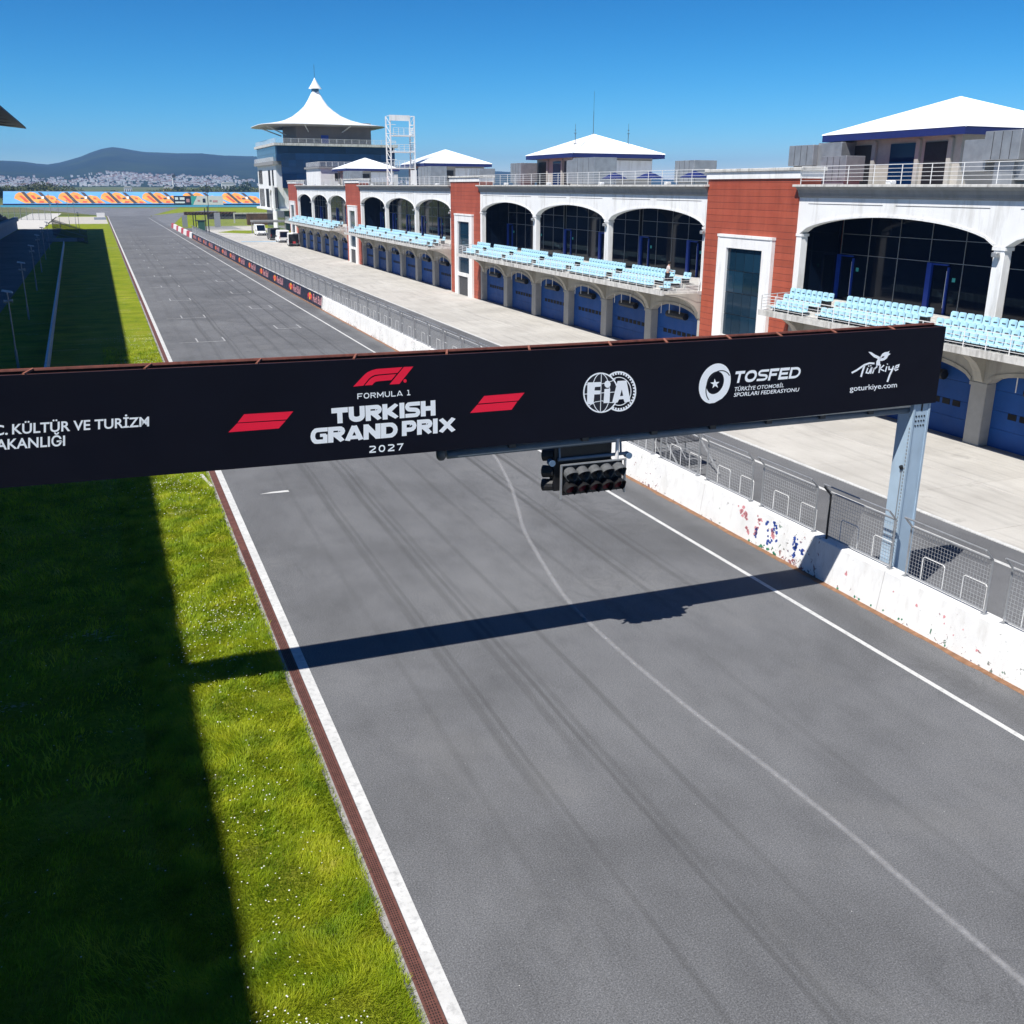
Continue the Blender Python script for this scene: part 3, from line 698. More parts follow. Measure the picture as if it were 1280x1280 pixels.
# ---- print on the panel, traced in the panel's own plane
PO = panel
def gp(x, y, e=.004):
    p = at_y(x, y, GY-e); return tuple(p)
def poly(name, pts, mat, e=.004, parent=None, loops=None):
    mb = MB()
    for q in (loops or [pts]): mb.add([gp(x, y, e) for x, y in q], [tuple(range(len(q)))])
    o = mb.build(name, mat, PO); return o
def text_quad(name, s, TL, TR, BR, BL, mat, off=0.0, e=.004, parent=None):
    V, F, a, b = text_mesh(s, off)
    TL, TR, BR, BL = (Vector(gp(*q, e)) for q in (TL, TR, BR, BL))
    out = []
    for v in V:
        u = (v[0]-a)/(b-a); t = v[1]/CAPH
        lo = BL.lerp(BR, u); hi = TL.lerp(TR, u); out.append(tuple(lo.lerp(hi, t)))
    mb = MB(); mb.add(out, F); return mb.build(name, mat, PO)
def z(ox, oy, k):
    return lambda x, y: (ox+k*x, oy+k*y)
PW, PR = MT['print_white'], MT['print_red']
A = z(380, 440, .171875)
# heavy lettering drawn letter by letter: strokes in a unit box
def stroke(pts, w):
    pts = [Vector((p[0], p[1])) for p in pts]; L, R = [], []
    for i, p in enumerate(pts):
        t1 = (p-pts[i-1]).normalized() if i else (pts[1]-p).normalized()
        t2 = (pts[i+1]-p).normalized() if i < len(pts)-1 else t1
        n1 = Vector((-t1.y, t1.x)); n2 = Vector((-t2.y, t2.x)); n = (n1+n2).normalized(); k = 1/max(.5, n.dot(n1))
        L.append(p+n*w/2*k); R.append(p-n*w/2*k)
    return [[tuple(a), tuple(b), tuple(c), tuple(d)] for a, b, c, d in zip(L, L[1:], R[1:], R)]
def arc(cx, cy, rx, ry, a0, a1, n=8): return [(cx+rx*math.cos(math.radians(a0+(a1-a0)*i/n)), cy+ry*math.sin(math.radians(a0+(a1-a0)*i/n))) for i in range(n+1)]
def letter(c, w, S=.33):                               # quads in (0..w, 0..1)
    h = S/2; q = []
    if c == 'T': q += stroke([(0, 1-h), (w, 1-h)], S)+stroke([(w/2, 0), (w/2, 1-h)], S)
    elif c == 'U': q += stroke([(h, 1), (h, .45)]+arc(w/2, .40, w/2-h, .40-h, 180, 360)+[(w-h, 1)], S)
    elif c == 'R': q += stroke([(h, 0), (h, 1)], S)+stroke([(h, 1-.12), (w*.62, 1-.12)]+arc(w*.62, .69, w*.38-h*.8, .19, 90, -90, 6)+[(h, .5)], S*.85)+stroke([(w*.45, .5), (w-h*.9, 0)], S*1.05)
    elif c == 'K': q += stroke([(h, 0), (h, 1)], S)+stroke([(w*.3, .48), (w-h*.8, 1)], S*1.05)+stroke([(w*.3, .52), (w-h*.8, 0)], S*1.05)
    elif c == 'I': q += stroke([(w/2, 0), (w/2, 1)], S)
    elif c == 'S': q += stroke([(w, 1-.12), (w*.36, 1-.12)]+arc(w*.34, .70, w*.34-h*.8, .185, 90, 270, 6)+arc(w*.64, .30, w*.36-h*.8, .185, 90, -90, 6)+[(0, .12)], S*.82)
    elif c == 'H': q += stroke([(h, 0), (h, 1)], S)+stroke([(w-h, 0), (w-h, 1)], S)+stroke([(h, .5), (w-h, .5)], S*.9)
    elif c == 'G': q += stroke([(w, 1-.12), (w*.42, 1-.12)]+arc(w*.40, .5, w*.40-h*.8, .38, 90, 270, 8)+[(w-h*.9, .12), (w-h*.9, .55)], S*.84)+stroke([(w*.55, .52), (w*.9, .52)], S*.6)
    elif c == 'A': q += stroke([(h*.8, 0), (w/2, 1)], S*1.02)+stroke([(w-h*.8, 0), (w/2, 1)], S*1.02)+stroke([(w*.25, .22), (w*.75, .22)], S*.7)
    elif c == 'N': q += stroke([(h, 0), (h, 1)], S)+stroke([(w-h, 0), (w-h, 1)], S)+stroke([(h, .93), (w-h, .07)], S*1.05)
    elif c == 'D': q += stroke([(h, .12), (h, 1-.12)], S)+stroke([(0, 1-.12), (w*.45, 1-.12)]+arc(w*.5, .5, w*.5-h*.9, .38, 90, -90, 8)+[(0, .12)], S*.86)
    elif c == 'P': q += stroke([(h, 0), (h, 1)], S)+stroke([(h, 1-.12), (w*.6, 1-.12)]+arc(w*.6, .64, w*.40-h*.8, .24, 90, -90, 6)+[(h, .40)], S*.85)
    elif c == 'O': q += stroke(arc(w*.42, .5, w*.42-h, .5-h, 90, 270, 8)+arc(w*.58, .5, w*.42-h, .5-h, -90, 90, 8)+[(w*.40, 1-h)], S)
    elif c == 'F': q += stroke([(h, 0), (h, 1)], S)+stroke([(h, 1-h), (w, 1-h)], S)+stroke([(h, .48), (w*.85, .48)], S*.9)
    elif c == 'E': q += stroke([(h, 0), (h, 1)], S)+stroke([(h, 1-h), (w, 1-h)], S)+stroke([(h, .5), (w*.9, .5)], S*.85)+stroke([(h, h), (w, h)], S)
    elif c == 'M': q += stroke([(h, 0), (h, 1)], S)+stroke([(w-h, 0), (w-h, 1)], S)+stroke([(h, 1-h), (w/2, .3), (w-h, 1-h)], S)
    elif c == 'L': q += stroke([(h, 0), (h, 1)], S)+stroke([(h, h), (w, h)], S)
    elif c == '1': q += stroke([(w/2, 0), (w/2, 1)], S)+stroke([(w*.1, 1-h), (w/2, 1-h)], S)+stroke([(0, h), (w, h)], S)
    elif c == '2': q += stroke([(.02, 1-h), (w*.6, 1-h)]+arc(w*.62, .72, w*.38-h, .28-h, 90, -60, 6)+[(h, .16), (h, h), (w, h)], S)
    elif c == '0': q += stroke(arc(w*.42, .5, w*.42-h, .5-h, 90, 270, 8)+arc(w*.58, .5, w*.42-h, .5-h, -90, 90, 8)+[(w*.40, 1-h)], S)
    elif c == '7': q += stroke([(0, 1-h), (w-h, 1-h), (w*.32, 0)], S)
    elif c == 'X': q += stroke([(h, 0), (w-h, 1)], S*1.15)+stroke([(h, 1), (w-h, 0)], S*1.15)
    return q
def heavy(name, word, widths, gap, TL, TR, BR, BL, mat, S=.33):
    tot = sum(widths)+gap*(len(word)-1); x = 0
    P4 = [Vector(gp(*q)) for q in (TL, TR, BR, BL)]
    mb = MB(); e = 0
    for c, w in zip(word, widths):
        for q in letter(c, w, S):
            vs = []
            for (u, v) in q:
                u = (x+u)/tot; v = max(0, min(1, v)); lo = P4[3].lerp(P4[2], u); hi = P4[0].lerp(P4[1], u); p = lo.lerp(hi, v); vs.append((p.x, p.y-e, p.z))
            mb.add(vs, [(0, 1, 2, 3)]); e = (e+.00011) % .002
        x += w+gap
    return mb.build(name, mat, PO)
heavy('lettering', 'FORMULA', [.9, 1.0, .95, 1.15, .95, .8, 1.05], .2, A(388, 302), A(716, 279), A(718, 319), A(388, 343), PW, .17); heavy('lettering', '1', [.7], 0, A(748, 277), A(772, 275), A(774, 314), A(750, 316), PW, .17)
heavy('lettering', '2027', [1, 1, 1, .95], .42, A(475, 684), A(722, 663), A(722, 714), A(475, 735), PW, .19)
heavy('lettering', 'TURKISH', [1.05, 1.04, 1.06, 1.08, .34, 1.0, 1.0], .045, A(198, 410), A(955, 350), A(957, 461), A(203, 523), PW)
heavy('lettering', 'GRAND', [1.04, 1.04, 1.12, 1.08, 1.08], .02, A(48, 557), A(682, 509), A(682, 618), A(48, 672), PW)
heavy('lettering', 'PRIX', [1.0, 1.06, .34, 1.25], .05, A(712, 503), A(1105, 472), A(1105, 580), A(712, 612), PW)
# red mark: three pieces and a registration dot
poly('red_mark', [A(*p) for p in ((358, 252), (410, 196), (440, 165), (462, 147), (490, 134), (525, 124), (716, 110), (680, 152), (545, 163), (512, 168), (488, 180), (470, 196), (432, 244))], PR)
poly('red_mark', [A(*p) for p in ((442, 243), (474, 204), (492, 188), (515, 177), (545, 171), (672, 160), (636, 204), (545, 212), (522, 216), (508, 226), (497, 240))], PR)
poly('red_mark', [A(*p) for p in ((726, 109), (795, 106), (694, 232), (622, 236))], PR)
poly('red_mark', [A(735+12*math.cos(i*.6283), 210+13*math.sin(i*.6283)) for i in range(10)], PR)
B = z(0, 420, .328125); C = z(380, 420, .34375)
poly('red_bar', [B(*p) for p in ((930, 298), (1117, 287), (1092, 318), (905, 330))], PR); poly('red_bar', [B(*p) for p in ((903, 333), (1089, 322), (1062, 352), (870, 367))], PR)
poly('red_bar', [C(*p) for p in ((655, 218), (802, 206), (779, 235), (633, 246))], PR); poly('red_bar', [C(*p) for p in ((630, 250), (776, 238), (755, 268), (604, 280))], PR)
text_quad('lettering', 'KÜLTÜR VE TURİZM', B(46, 337), B(568, 308), B(568, 343), B(46, 374), PW, .02)
text_quad('lettering', 'T.C.', B(-88, 346), B(30, 339), B(30, 375), B(-88, 383), PW, .02)
text_quad('lettering', 'BAKANLIĞI', B(-46, 398), B(248, 380), B(248, 417), B(-46, 436), PW, .02)
# federation roundel: globe, cog ring, three letters
D = z(700, 440, .125)
def ell(cx, cy, rx, ry, n=40, a0=0, a1=360, rot=0):
    c_, s_ = math.cos(rot), math.sin(rot); out = []
    for i in range(n+1):
        t = math.radians(a0+(a1-a0)*i/n); u, v = rx*math.cos(t), ry*math.sin(t); out.append((cx+u*c_-v*s_, cy+u*s_+v*c_))
    return out
def line_art(name, lines, wpx, Z, mat, e=.004):
    mb = MB()
    for pts in lines:
        for q in stroke(pts, wpx): mb.add([gp(*Z(*p), e) for p in q], [(0, 1, 2, 3)])
    return mb.build(name, mat, PO)
line_art('cog_ring', [[p for p in ell(590, 393, 165, 194, 48, -128, 128)]], 15, D, PW)
line_art('cog_ring', [ell(590, 393, 120, 140, 40, -140, 140)], 8, D, PW, .0042)
teeth = []
for k in range(-12, 13):
    t = math.radians(k*10.2); teeth.append([(590+162*math.cos(t), 393+190*math.sin(t)), (590+143*math.cos(t), 393+168*math.sin(t))])
tag(line_art('cog_teeth', teeth, 17, D, PW, .0044), kind='stuff')
poly('globe_field', [D(*p) for p in ell(408, 407, 172, 197)[:-1]], MT['print_dark'], .0048)
line_art('globe', [ell(408, 407, 170, 195, 48)], 14, D, PW, .0052)
line_art('globe_grid', [[(414, 212), (404, 602)], [(238, 422), (575, 398)], ell(409, 407, 88, 192, 30), [(255, 330), (330, 312), (420, 318), (520, 290), (555, 268)], [(285, 540), (350, 500), (420, 488), (480, 505), (535, 505)]], 7, D, PW, .0056)
poly('emblem_letter', [D(*p) for p in ((275, 305), (415, 300), (405, 346), (350, 350), (345, 385), (405, 384), (400, 422), (343, 425), (335, 520), (270, 525))], PW, .007)
poly('emblem_letter', [D(*p) for p in ((445, 370), (502, 365), (495, 508), (435, 512))], PW, .007); poly('emblem_letter', [D(*p) for p in ell(475, 322, 31, 36, 16)[:-1]], PW, .007)
poly('emblem_letter', [D(*p) for p in ((575, 290), (665, 285), (705, 495), (645, 505), (635, 470), (590, 475), (575, 505), (520, 510))], PW, .007)
poly('letter_hole', [D(*p) for p in ((600, 442), (618, 375), (632, 437))], MT['print_dark'], .0078)
# oval crescent with star, and its lettering
G = z(860, 430, .125)
o_ = ell(268, 395, 150, 208, 40, rot=math.radians(22))[:-1]; i_ = ell(272, 388, 82, 118, 40, rot=math.radians(22))[:-1]
mb = MB()
for k in range(40):
    a, b, c, d = o_[k], o_[(k+1) % 40], i_[(k+1) % 40], i_[k]; mb.add([gp(*G(*p)) for p in (a, b, c, d)], [(0, 1, 2, 3)])
mb.build('oval_emblem', PW, PO)
line_art('oval_gap', [ell(306, 428, 118, 168, 30, 110, 300, rot=math.radians(22))], 10, G, MT['print_dark'], .0055)
poly('oval_cut', [G(*p) for p in ((440, 330), (432, 400), (400, 480), (340, 545), (265, 588), (215, 594), (290, 600), (400, 560), (470, 420))], MT['banner'], .0062)
st = []
for k in range(10):
    t = math.radians(-90+36*k-4); r = 48 if k % 2 == 0 else 19; st.append((270+r*math.cos(t), 398+r*1.08*math.sin(t)))
poly('star', [G(*p) for p in st], PW)
heavy('lettering', 'TOSFED', [1.0, 1.25, 1.12, 1.0, 1.05, 1.2], .10, G(480, 274), G(1140, 224), G(1112, 341), G(452, 393), PW, .24)
text_quad('lettering', 'TÜRKİYE OTOMOBİL', G(468, 433), G(964, 396), G(956, 430), G(460, 473), PW, .012)
text_quad('lettering', 'SPORLARI FEDERASYONU', G(465, 490), G(1114, 437), G(1106, 473), G(456, 528), PW, .012)
# brush script with bird
K = z(1040, 420, .09375)
poly('bird_mark', None, PW, loops=[[K(*p) for p in ((485, 211), (522, 214), (575, 248), (640, 278), (642, 392), (588, 396), (590, 345), (610, 305), (560, 284), (522, 250))],
     [K(*p) for p in ((641, 332), (645, 275), (672, 235), (705, 216), (742, 212), (768, 198), (756, 230), (782, 238), (750, 262), (735, 295), (700, 322), (668, 332))]])
poly('bird_gap', [K(*p) for p in ((655, 298), (668, 274), (700, 266), (690, 288))], MT['print_dark'], .006)
line_art('script_lettering', [[(262, 492), (330, 456), (430, 387), (500, 362), (566, 366)], [(434, 395), (408, 470), (386, 545)], [(815, 425), (770, 520), (738, 612)]], 24, K, PW)
line_art('script_lettering', [[(478, 425), (456, 490), (490, 497), (530, 415)], [(535, 415), (514, 502)], [(566, 425), (540, 500)], [(556, 450), (604, 404)], [(644, 378), (626, 492)], [(694, 388), (640, 438), (696, 466)], [(732, 404), (710, 478)],
     [(762, 402), (758, 446), (800, 446), (822, 400)], [(832, 436), (884, 412), (892, 384), (858, 396), (834, 440), (848, 460), (884, 440)], [(484, 404), (496, 398)], [(512, 398), (524, 394)], [(734, 378), (744, 370)]], 17, K, PW, .0044)
text_quad('lettering', 'goturkiye.com', K(236, 668), K(866, 616), K(866, 682), K(236, 737), PW, .008)

# ---- start light rig (hangs from the gantry)
lr = empty('start_lights', (11.1, 22.2, 4.6), label='black start light rig of hooded lamps hanging under the gantry', cat='traffic light')
LO = (-11.1, -22.2, -4.6)
mb = MB(); mb.box(10.30, 11.98, 22.12, 22.26, 4.70, 5.48); mb.build('backboard', MT['black_metal'], lr, LO)
mb = MB(); mb.box(10.12, 11.75, 22.30, 22.58, 4.78, 6.02); mb.build('rear_cabinet', MT['black_metal'], lr, LO)
mb = MB()
for x in (10.22, 12.05): mb.box(x-.022, x+.022, 22.06, 22.11, 4.62, 5.52)
mb.box(10.2, 12.07, 22.055, 22.10, 5.50, 5.535); mb.build('frame', MT['steel'], lr, LO)
mb = MB(); mb.tube((10.2, 22.25, 5.62), (12.15, 22.25, 5.62), .045, 8); mb.tube((12.0, 22.25, 5.62), (12.0, 22.3, 5.98), .03, 6).tube((10.25, 22.25, 5.62), (10.25, 22.3, 5.95), .03, 6).tube((11.1, 22.4, 5.6), (10.8, 22.4, 5.98), .02, 5).tube((11.1, 22.4, 5.6), (11.4, 22.4, 5.98), .02, 5)
mb.build('hanger', MT['truss'], lr, LO)
mb = MB(); mb.tube((11.86, 22.2, 5.5), (11.86, 22.2, 6.05), .05, 8); mb.build('white_post', MT['barrier_white'], lr, LO)
for xx in (10.02, 12.22):
    mb = MB(); mb.tube((xx, 22.18, 5.56), (xx, 22.36, 5.56), .085, 12); mb.build('junction', MT['junction_blue'], lr, LO)
def hood(x, zc, tilt, lens, mat):
    h = MB(); n = 14; L = .34; V = []; r = .168
    ct, st_ = math.cos(tilt), math.sin(tilt)
    def P(u, v, w): return (x+u, 22.12-w*ct + v*0, zc+v-w*st_)
    for w in (0, L):
        for i in range(n+1):
            t = math.radians(-60+300*i/n) if w else math.radians(-60+300*i/n)
            V.append(P(r*math.cos(t), r*math.sin(t), w if w == 0 else L*(.55+.45*max(0, math.sin(t)))))
    F = [(i, i+1, n+1+i+1, n+1+i) for i in range(n)]
    h.add(V, F); V2 = [(a*1.0, b, c) for a, b, c in V]
    V3 = [(x+(a-x)*.92, b, zc+(c-zc)*.94) for a, b, c in V]; h.add(V3, [f[::-1] for f in F])
    h.add(V+V3, [(n+1+i, n+2+i, 3*(n+1)+i+1, 3*(n+1)+i) for i in range(n)])
    o = h.build('lamp_hood', mat, lr, LO)
    l = MB(); ring = [P(.135*math.cos(6.283*i/16), .135*math.sin(6.283*i/16), .03) for i in range(16)]; l.add([P(0, 0, .055)]+ring, [(0, i+1, (i+1) % 16+1) for i in range(16)]); l.build('lens', MT[lens], o)
for k in range(5):
    x = 10.46+.345*k
    hood(x, 5.30, .25, 'lens_dark', MT['visor_grey']); hood(x, 4.90, .1, 'lens_red', MT['black_metal'])
for zc in (5.72, 5.28, 4.92):                    # lamps of the reverse side seen edge on
    mb = MB(); mb.tube((10.18, 22.40, zc), (9.96, 22.62, zc-.03), .15, 12, .165); mb.build('rear_hood', MT['black_metal'], lr, LO)
for k in range(5):
    mb = MB(); mb.tube((10.46+.345*k, 22.62, 5.3), (10.46+.345*k, 22.9, 5.25), .14, 12); mb.build('rear_hood', MT['black_metal'], lr, LO)
# ================================================================== pit building
PB = empty('pit_building', (39.7, 52.2, 0), label='long white pit building with arched upper windows, red towers and blue garage doors', cat='building')
BL, TW, PER = 46.5, 10.1, 56.6
FX = 0.0                                          # facade plane (local x); the track side is -x
def arch_band(mb, y0, y1, zs, ztop, rise, x0, x1, n=20, e=2.0):
    """wall above an arch: from the arch curve up to ztop, between planes x0 and x1"""
    P = []
    for i in range(n+1):
        t = -1+2*i/n; P.append((y0+(y1-y0)*i/n, zs+rise*max(0, 1-abs(t)**e)**.62))
    for (ya, za), (yb, zb_) in zip(P, P[1:]):
        mb.quad((x0, ya, za), (x0, ya, ztop), (x0, yb, ztop), (x0, yb, zb_)); mb.quad((x1, ya, za), (x1, yb, zb_), (x1, yb, ztop), (x1, ya, ztop)); mb.quad((x0, ya, za), (x0, yb, zb_), (x1, yb, zb_), (x1, ya, za))
    mb.quad((x0, y0, ztop), (x1, y0, ztop), (x1, y1, ztop), (x0, y1, ztop))
    return mb
G_ = BL/6; A_ = BL/3
ms = {}
def shared(key, mb, mat, smooth=False): ms[key] = mb.mesh(key, mat, smooth)
# garage level
mb = MB(); mb.bbox(0, .75, -.5, .5, 0, 3.16, .03).box(-.03, .2, -.56, .56, 2.98, 3.15); shared('garage_column', mb, MT['garage_col'])
mb = MB(); mb.bbox(0, .75, -.02, .5, 0, 3.16, .03); shared('garage_half', mb, MT['garage_col'])
mb = MB(); arch_band(mb, .5, G_-.5, 3.16, 4.72, .72, .004, .55, 18)
mb.box(.004, .55, 0, .5, 3.163, 4.72).box(.004, .55, G_-.5, G_, 3.163, 4.72)
P = []
for i in range(19):                              # raised moulding round the arch
    t = -1+2*i/18; P.append((.5+(G_-1)*i/18, 3.16+.72*max(0, 1-t*t)**.62))
for (ya, za), (yb, zb_) in zip(P, P[1:]): mb.quad((-.05, ya, za), (-.05, yb, zb_), (-.05, yb, zb_+.2), (-.05, ya, za+.2)); mb.quad((-.05, ya, za), (.01, ya, za), (.01, yb, zb_), (-.05, yb, zb_)); mb.quad((-.05, ya, za+.2), (-.05, yb, zb_+.2), (.01, yb, zb_+.2), (.01, ya, za+.2))
shared('garage_arch', mb, MT['garage_stone'])
mb = MB(); Dn = []
for i in range(7): pass
mb.box(.62, .72, .45, G_-.45, .06, .95).box(.62, .72, .45, G_-.45, .965, 1.85).box(.62, .72, .45, G_-.45, 1.865, 2.85).box(.62, .72, .45, G_-.45, 2.865, 3.95).box(.64, .70, .45, G_-.45, 0, .06)
shared('garage_door', mb, MT['blue_door'])
mb = MB(); mb.bbox(-.012, .02, 0, .52, 0, .30, .01); shared('door_window', mb, MT['win_dark'])
mb = MB(); mb.tube((.25, .0, .25), (.25, 2.6, .25), .25, 10).box(.2, .42, 0, 2.6, .1, .5); shared('air_curtain', mb, MT['black_metal'])
mb = MB(); mb.tube((.1, 0, 0), (.1, 0, .72), .03, 6); shared('hanging_tube', mb, MT['rail_white'])
# cove under the balcony with a fan bracket at every column
mb = MB(); C = [(.0, 4.05), (-.55, 4.42), (-1.3, 4.72), (-2.2, 4.92), (-3.0, 4.99)]
for (xa, za), (xb, zb_) in zip(C, C[1:]): mb.quad((xa, .02, za+.42 if xa > -.1 else za+.12), (xb, .02, zb_+.10), (xb, BL-.9, zb_+.10), (xa, BL-.9, za+.42 if xa > -.1 else za+.12))
shared('cove', mb, MT['garage_stone'], True)
mb = MB(); Q = [(0.02, 3.17), (-.10, 3.30), (-.28, 3.75), (-.62, 4.2), (-1.2, 4.58), (-2.0, 4.88), (-2.9, 5.03), (-2.9, 5.10), (.02, 5.10)]; mb.prism(Q, 'y', -.26, .26); shared('bracket', mb, MT['garage_stone'])
# balcony: stepped slab, front lip, floor
FXB = -3.1
mb = MB()
poly2 = [(FXB, .35), (0, -.0), (0, BL), (FXB, BL-1.1)]
mb.prism(poly2, 'z', 5.0, 5.25); mb.box(FXB-.05, FXB+.03, .35, BL-1.1, 4.98, 5.30)
mb.box(-1.98, .9, .3, BL-.3, 5.253, 5.45).box(-1.18, .9, .35, BL-.35, 5.453, 5.65); mb.box(.9, 3.4, .02, BL-.02, 5.0, 5.648)
for k in range(7): mb.box(-2.45, -1.985, .45+G_*k, 1.3+G_*k, 5.253, 5.35) if k < 6 else None; 
shared('balcony', mb, MT['coping'])
mb = MB(); rz = [5.45, 5.63, 5.81, 5.99, 6.17]
def rails(mb, pts, zs_, r, post, top):
    for a, b in zip(pts, pts[1:]):
        for z_ in zs_: mb.tube((a[0], a[1], z_), (b[0], b[1], z_), r if z_ != zs_[-1] else r*1.5, 4, cap=False)
        d = math.hypot(b[0]-a[0], b[1]-a[1]); n = max(1, round(d/post))
        for i in range(n+1):
            t = i/n; x, y = a[0]+(b[0]-a[0])*t, a[1]+(b[1]-a[1])*t; mb.tube((x, y, zs_[0]-.2), (x, y, zs_[-1]), r*1.6, 5, cap=False)
    return mb
rails(mb, [(-.2, BL-.35), (FXB+.1, BL-1.2), (FXB+.1, .45), (-.2, .25)], rz, .016, 1.3, True); shared('balcony_railing', mb, MT['rail_white'])
# seats
mb = MB(); mb.bbox(-.22, .20, .03, .47, .40, .46, .02)
n = 6; back = []
V = []; 
for j, zz in enumerate((.44, .62, .78, .84)):
    for i in range(5):
        y_ = .03+.44*i/4; inset = 0 if j < 3 else .05; V.append((.20+.05*j/3-.05*(abs(i-2)/2)**2, .03+inset+(.44-2*inset)*i/4, zz))
F = [(j*5+i, j*5+i+1, (j+1)*5+i+1, (j+1)*5+i) for j in range(3) for i in range(4)]
V2 = [(x+.045, y, z_) for x, y, z_ in V]; nV = len(V)
mb.add(V+V2, F+[tuple(nV+k for k in f[::-1]) for f in F]+[(15+i, 15+i+1, nV+15+i+1, nV+15+i) for i in range(4)]+[(j*5, (j+1)*5, nV+(j+1)*5, nV+j*5) for j in range(3)]+[(j*5+4, nV+j*5+4, nV+(j+1)*5+4, (j+1)*5+4) for j in range(3)])
mb.mi = 1; mb.box(-.10, .14, .10, .14, 0, .40).box(-.10, .14, .36, .40, 0, .40); mb.box(.19, .197, .14, .36, .58, .63)
shared('seat', mb, [MT['seat'], MT['dark_grey']])
SEATS = []
for row, (x, zz) in enumerate(((-2.45, 5.06), (-1.62, 5.36), (-.80, 5.65))):
    ys_ = [.7+.51*i for i in range(2)]
    for k in range(6): ys_ += [G_*k+2.95+(.12, .05, 0)[row]+.51*i for i in range(13)]
    SEATS += [(x, y, zz) for y in ys_ if y < BL-1.75+row*.35]
# upper level
mb = MB(); mb.bbox(0, .5, -.33, .33, 5.65, 9.66, .03).box(-.04, .54, -.40, .40, 9.5, 9.66); shared('upper_pier', mb, MT['white'])
mb = MB(); mb.bbox(0, .5, 0, .5, 5.0, 9.66, .02); mb.box(-.04, .54, 0, .56, 9.5, 9.66); shared('upper_half_pier', mb, MT['white'])
mb = MB(); arch_band(mb, .33, A_-.33, 9.66, 11.76, 1.12, 0.003, .5, 24); mb.box(.003, .5, 0, .33, 9.664, 11.76).box(.003, .5, A_-.33, A_, 9.664, 11.76)
P = []
for i in range(25): t = -1+2*i/24; P.append((.33+(A_-.66)*i/24, 9.66+1.12*max(0, 1-t*t)**.62))
for (ya, za), (yb, zb_) in zip(P, P[1:]): mb.quad((-.04, ya, za), (-.04, yb, zb_), (-.04, yb, zb_+.13), (-.04, ya, za+.13)); mb.quad((-.04, ya, za), (.01, ya, za), (.01, yb, zb_), (-.04, yb, zb_)); mb.quad((-.04, ya, za+.13), (-.04, yb, zb_+.13), (.01, yb, zb_+.13), (.01, ya, za+.13))
shared('upper_arch', mb, MT['white'])
mb = MB(); mb.bbox(-.32, -.06, -.16, .16, 9.2, 9.42, .03).tube((-.1, 0, 9.3), (.05, 0, 9.3), .03, 5); shared('floodlight', mb, MT['steel'])
mb = MB(); mb.box(-.012, .004, .9, A_*.5-.5, 11.40, 11.425).box(-.012, .004, A_*.5+.5, A_-.9, 11.40, 11.425); shared('facade_groove', mb, MT['dark_grey'])
# glazing set back behind the arches: panes in a mullion grid, blue doors
GXX = 3.3; pw_ = (A_-.6)/6
mb = MB(); mb.box(GXX, GXX+.02, .02, pw_-.02, 0, 1); shared('pane', mb, MT['glass_dark'])
mb = MB()
for i in range(7): y = .3+pw_*i; mb.box(GXX-.03, GXX+.05, y-.014, y+.014, 5.66, 10.9)
for z_ in (8.42, 9.62): mb.box(GXX-.028, GXX+.05, .3, A_-.3, z_-.014, z_+.014)
shared('mullions', mb, MT['steel'])
mb = MB(); mb.box(GXX-.14, GXX+.06, 1.25, 1.60, 5.66, 8.38).box(GXX-.10, GXX+.05, 0, .10, 5.66, 8.2).box(GXX-.10, GXX+.02, .1, 1.25, 8.28, 8.36); shared('door_frame_blue', mb, MT['blue_trim'])
mb = MB(); mb.box(GXX-.06, GXX-.035, 0, .22, 0, .22); shared('door_notice', mb, MT['teal'])
mb = MB(); mb.box(GXX-.07, GXX-.04, 0, .05, 6.0, 8.0); shared('door_pull', mb, MT['rail_white'])
mb = MB(); mb.box(.503, GXX+.08, .02, BL-.02, 10.95, 11.05).box(.503, GXX+.05, .025, .12, 5.66, 10.94).box(.503, GXX+.05, BL-.12, BL-.025, 5.66, 10.94); shared('recess_lining', mb, MT['glass_dark'])
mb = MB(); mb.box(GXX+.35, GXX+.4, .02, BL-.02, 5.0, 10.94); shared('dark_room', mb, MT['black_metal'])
# cornice, roof edge rail
mb = MB(); Q = [(.9, 11.763), (-.04, 11.763), (-.10, 11.86), (-.14, 12.02), (-.24, 12.22), (-.42, 12.36), (.9, 12.36)]; mb.prism(Q, 'y', .0, BL); shared('cornice', mb, MT['cornice'])
mb = MB(); mb.bbox(-.52, .95, -.15, BL+.15, 12.363, 12.50, .02); shared('roof_edge', mb, MT['coping'])
mb = MB(); rails(mb, [(-.1, .1), (-.1, BL-.1)], [12.72, 12.92, 13.12, 13.32, 13.52], .015, 2.1, True); shared('roof_railing', mb, MT['rail_white'])
mb = MB(); mb.bbox(-.05, .35, -.22, .22, 12.5, 12.72, .05); shared('rail_footing', mb, MT['white'])
mb = MB(); mb.box(.955, 34, -.1, BL+.1, 12.1, 12.47).box(33.5, 34, 0, BL, 0, 12.09); shared('roof_deck', mb, MT['coping'])
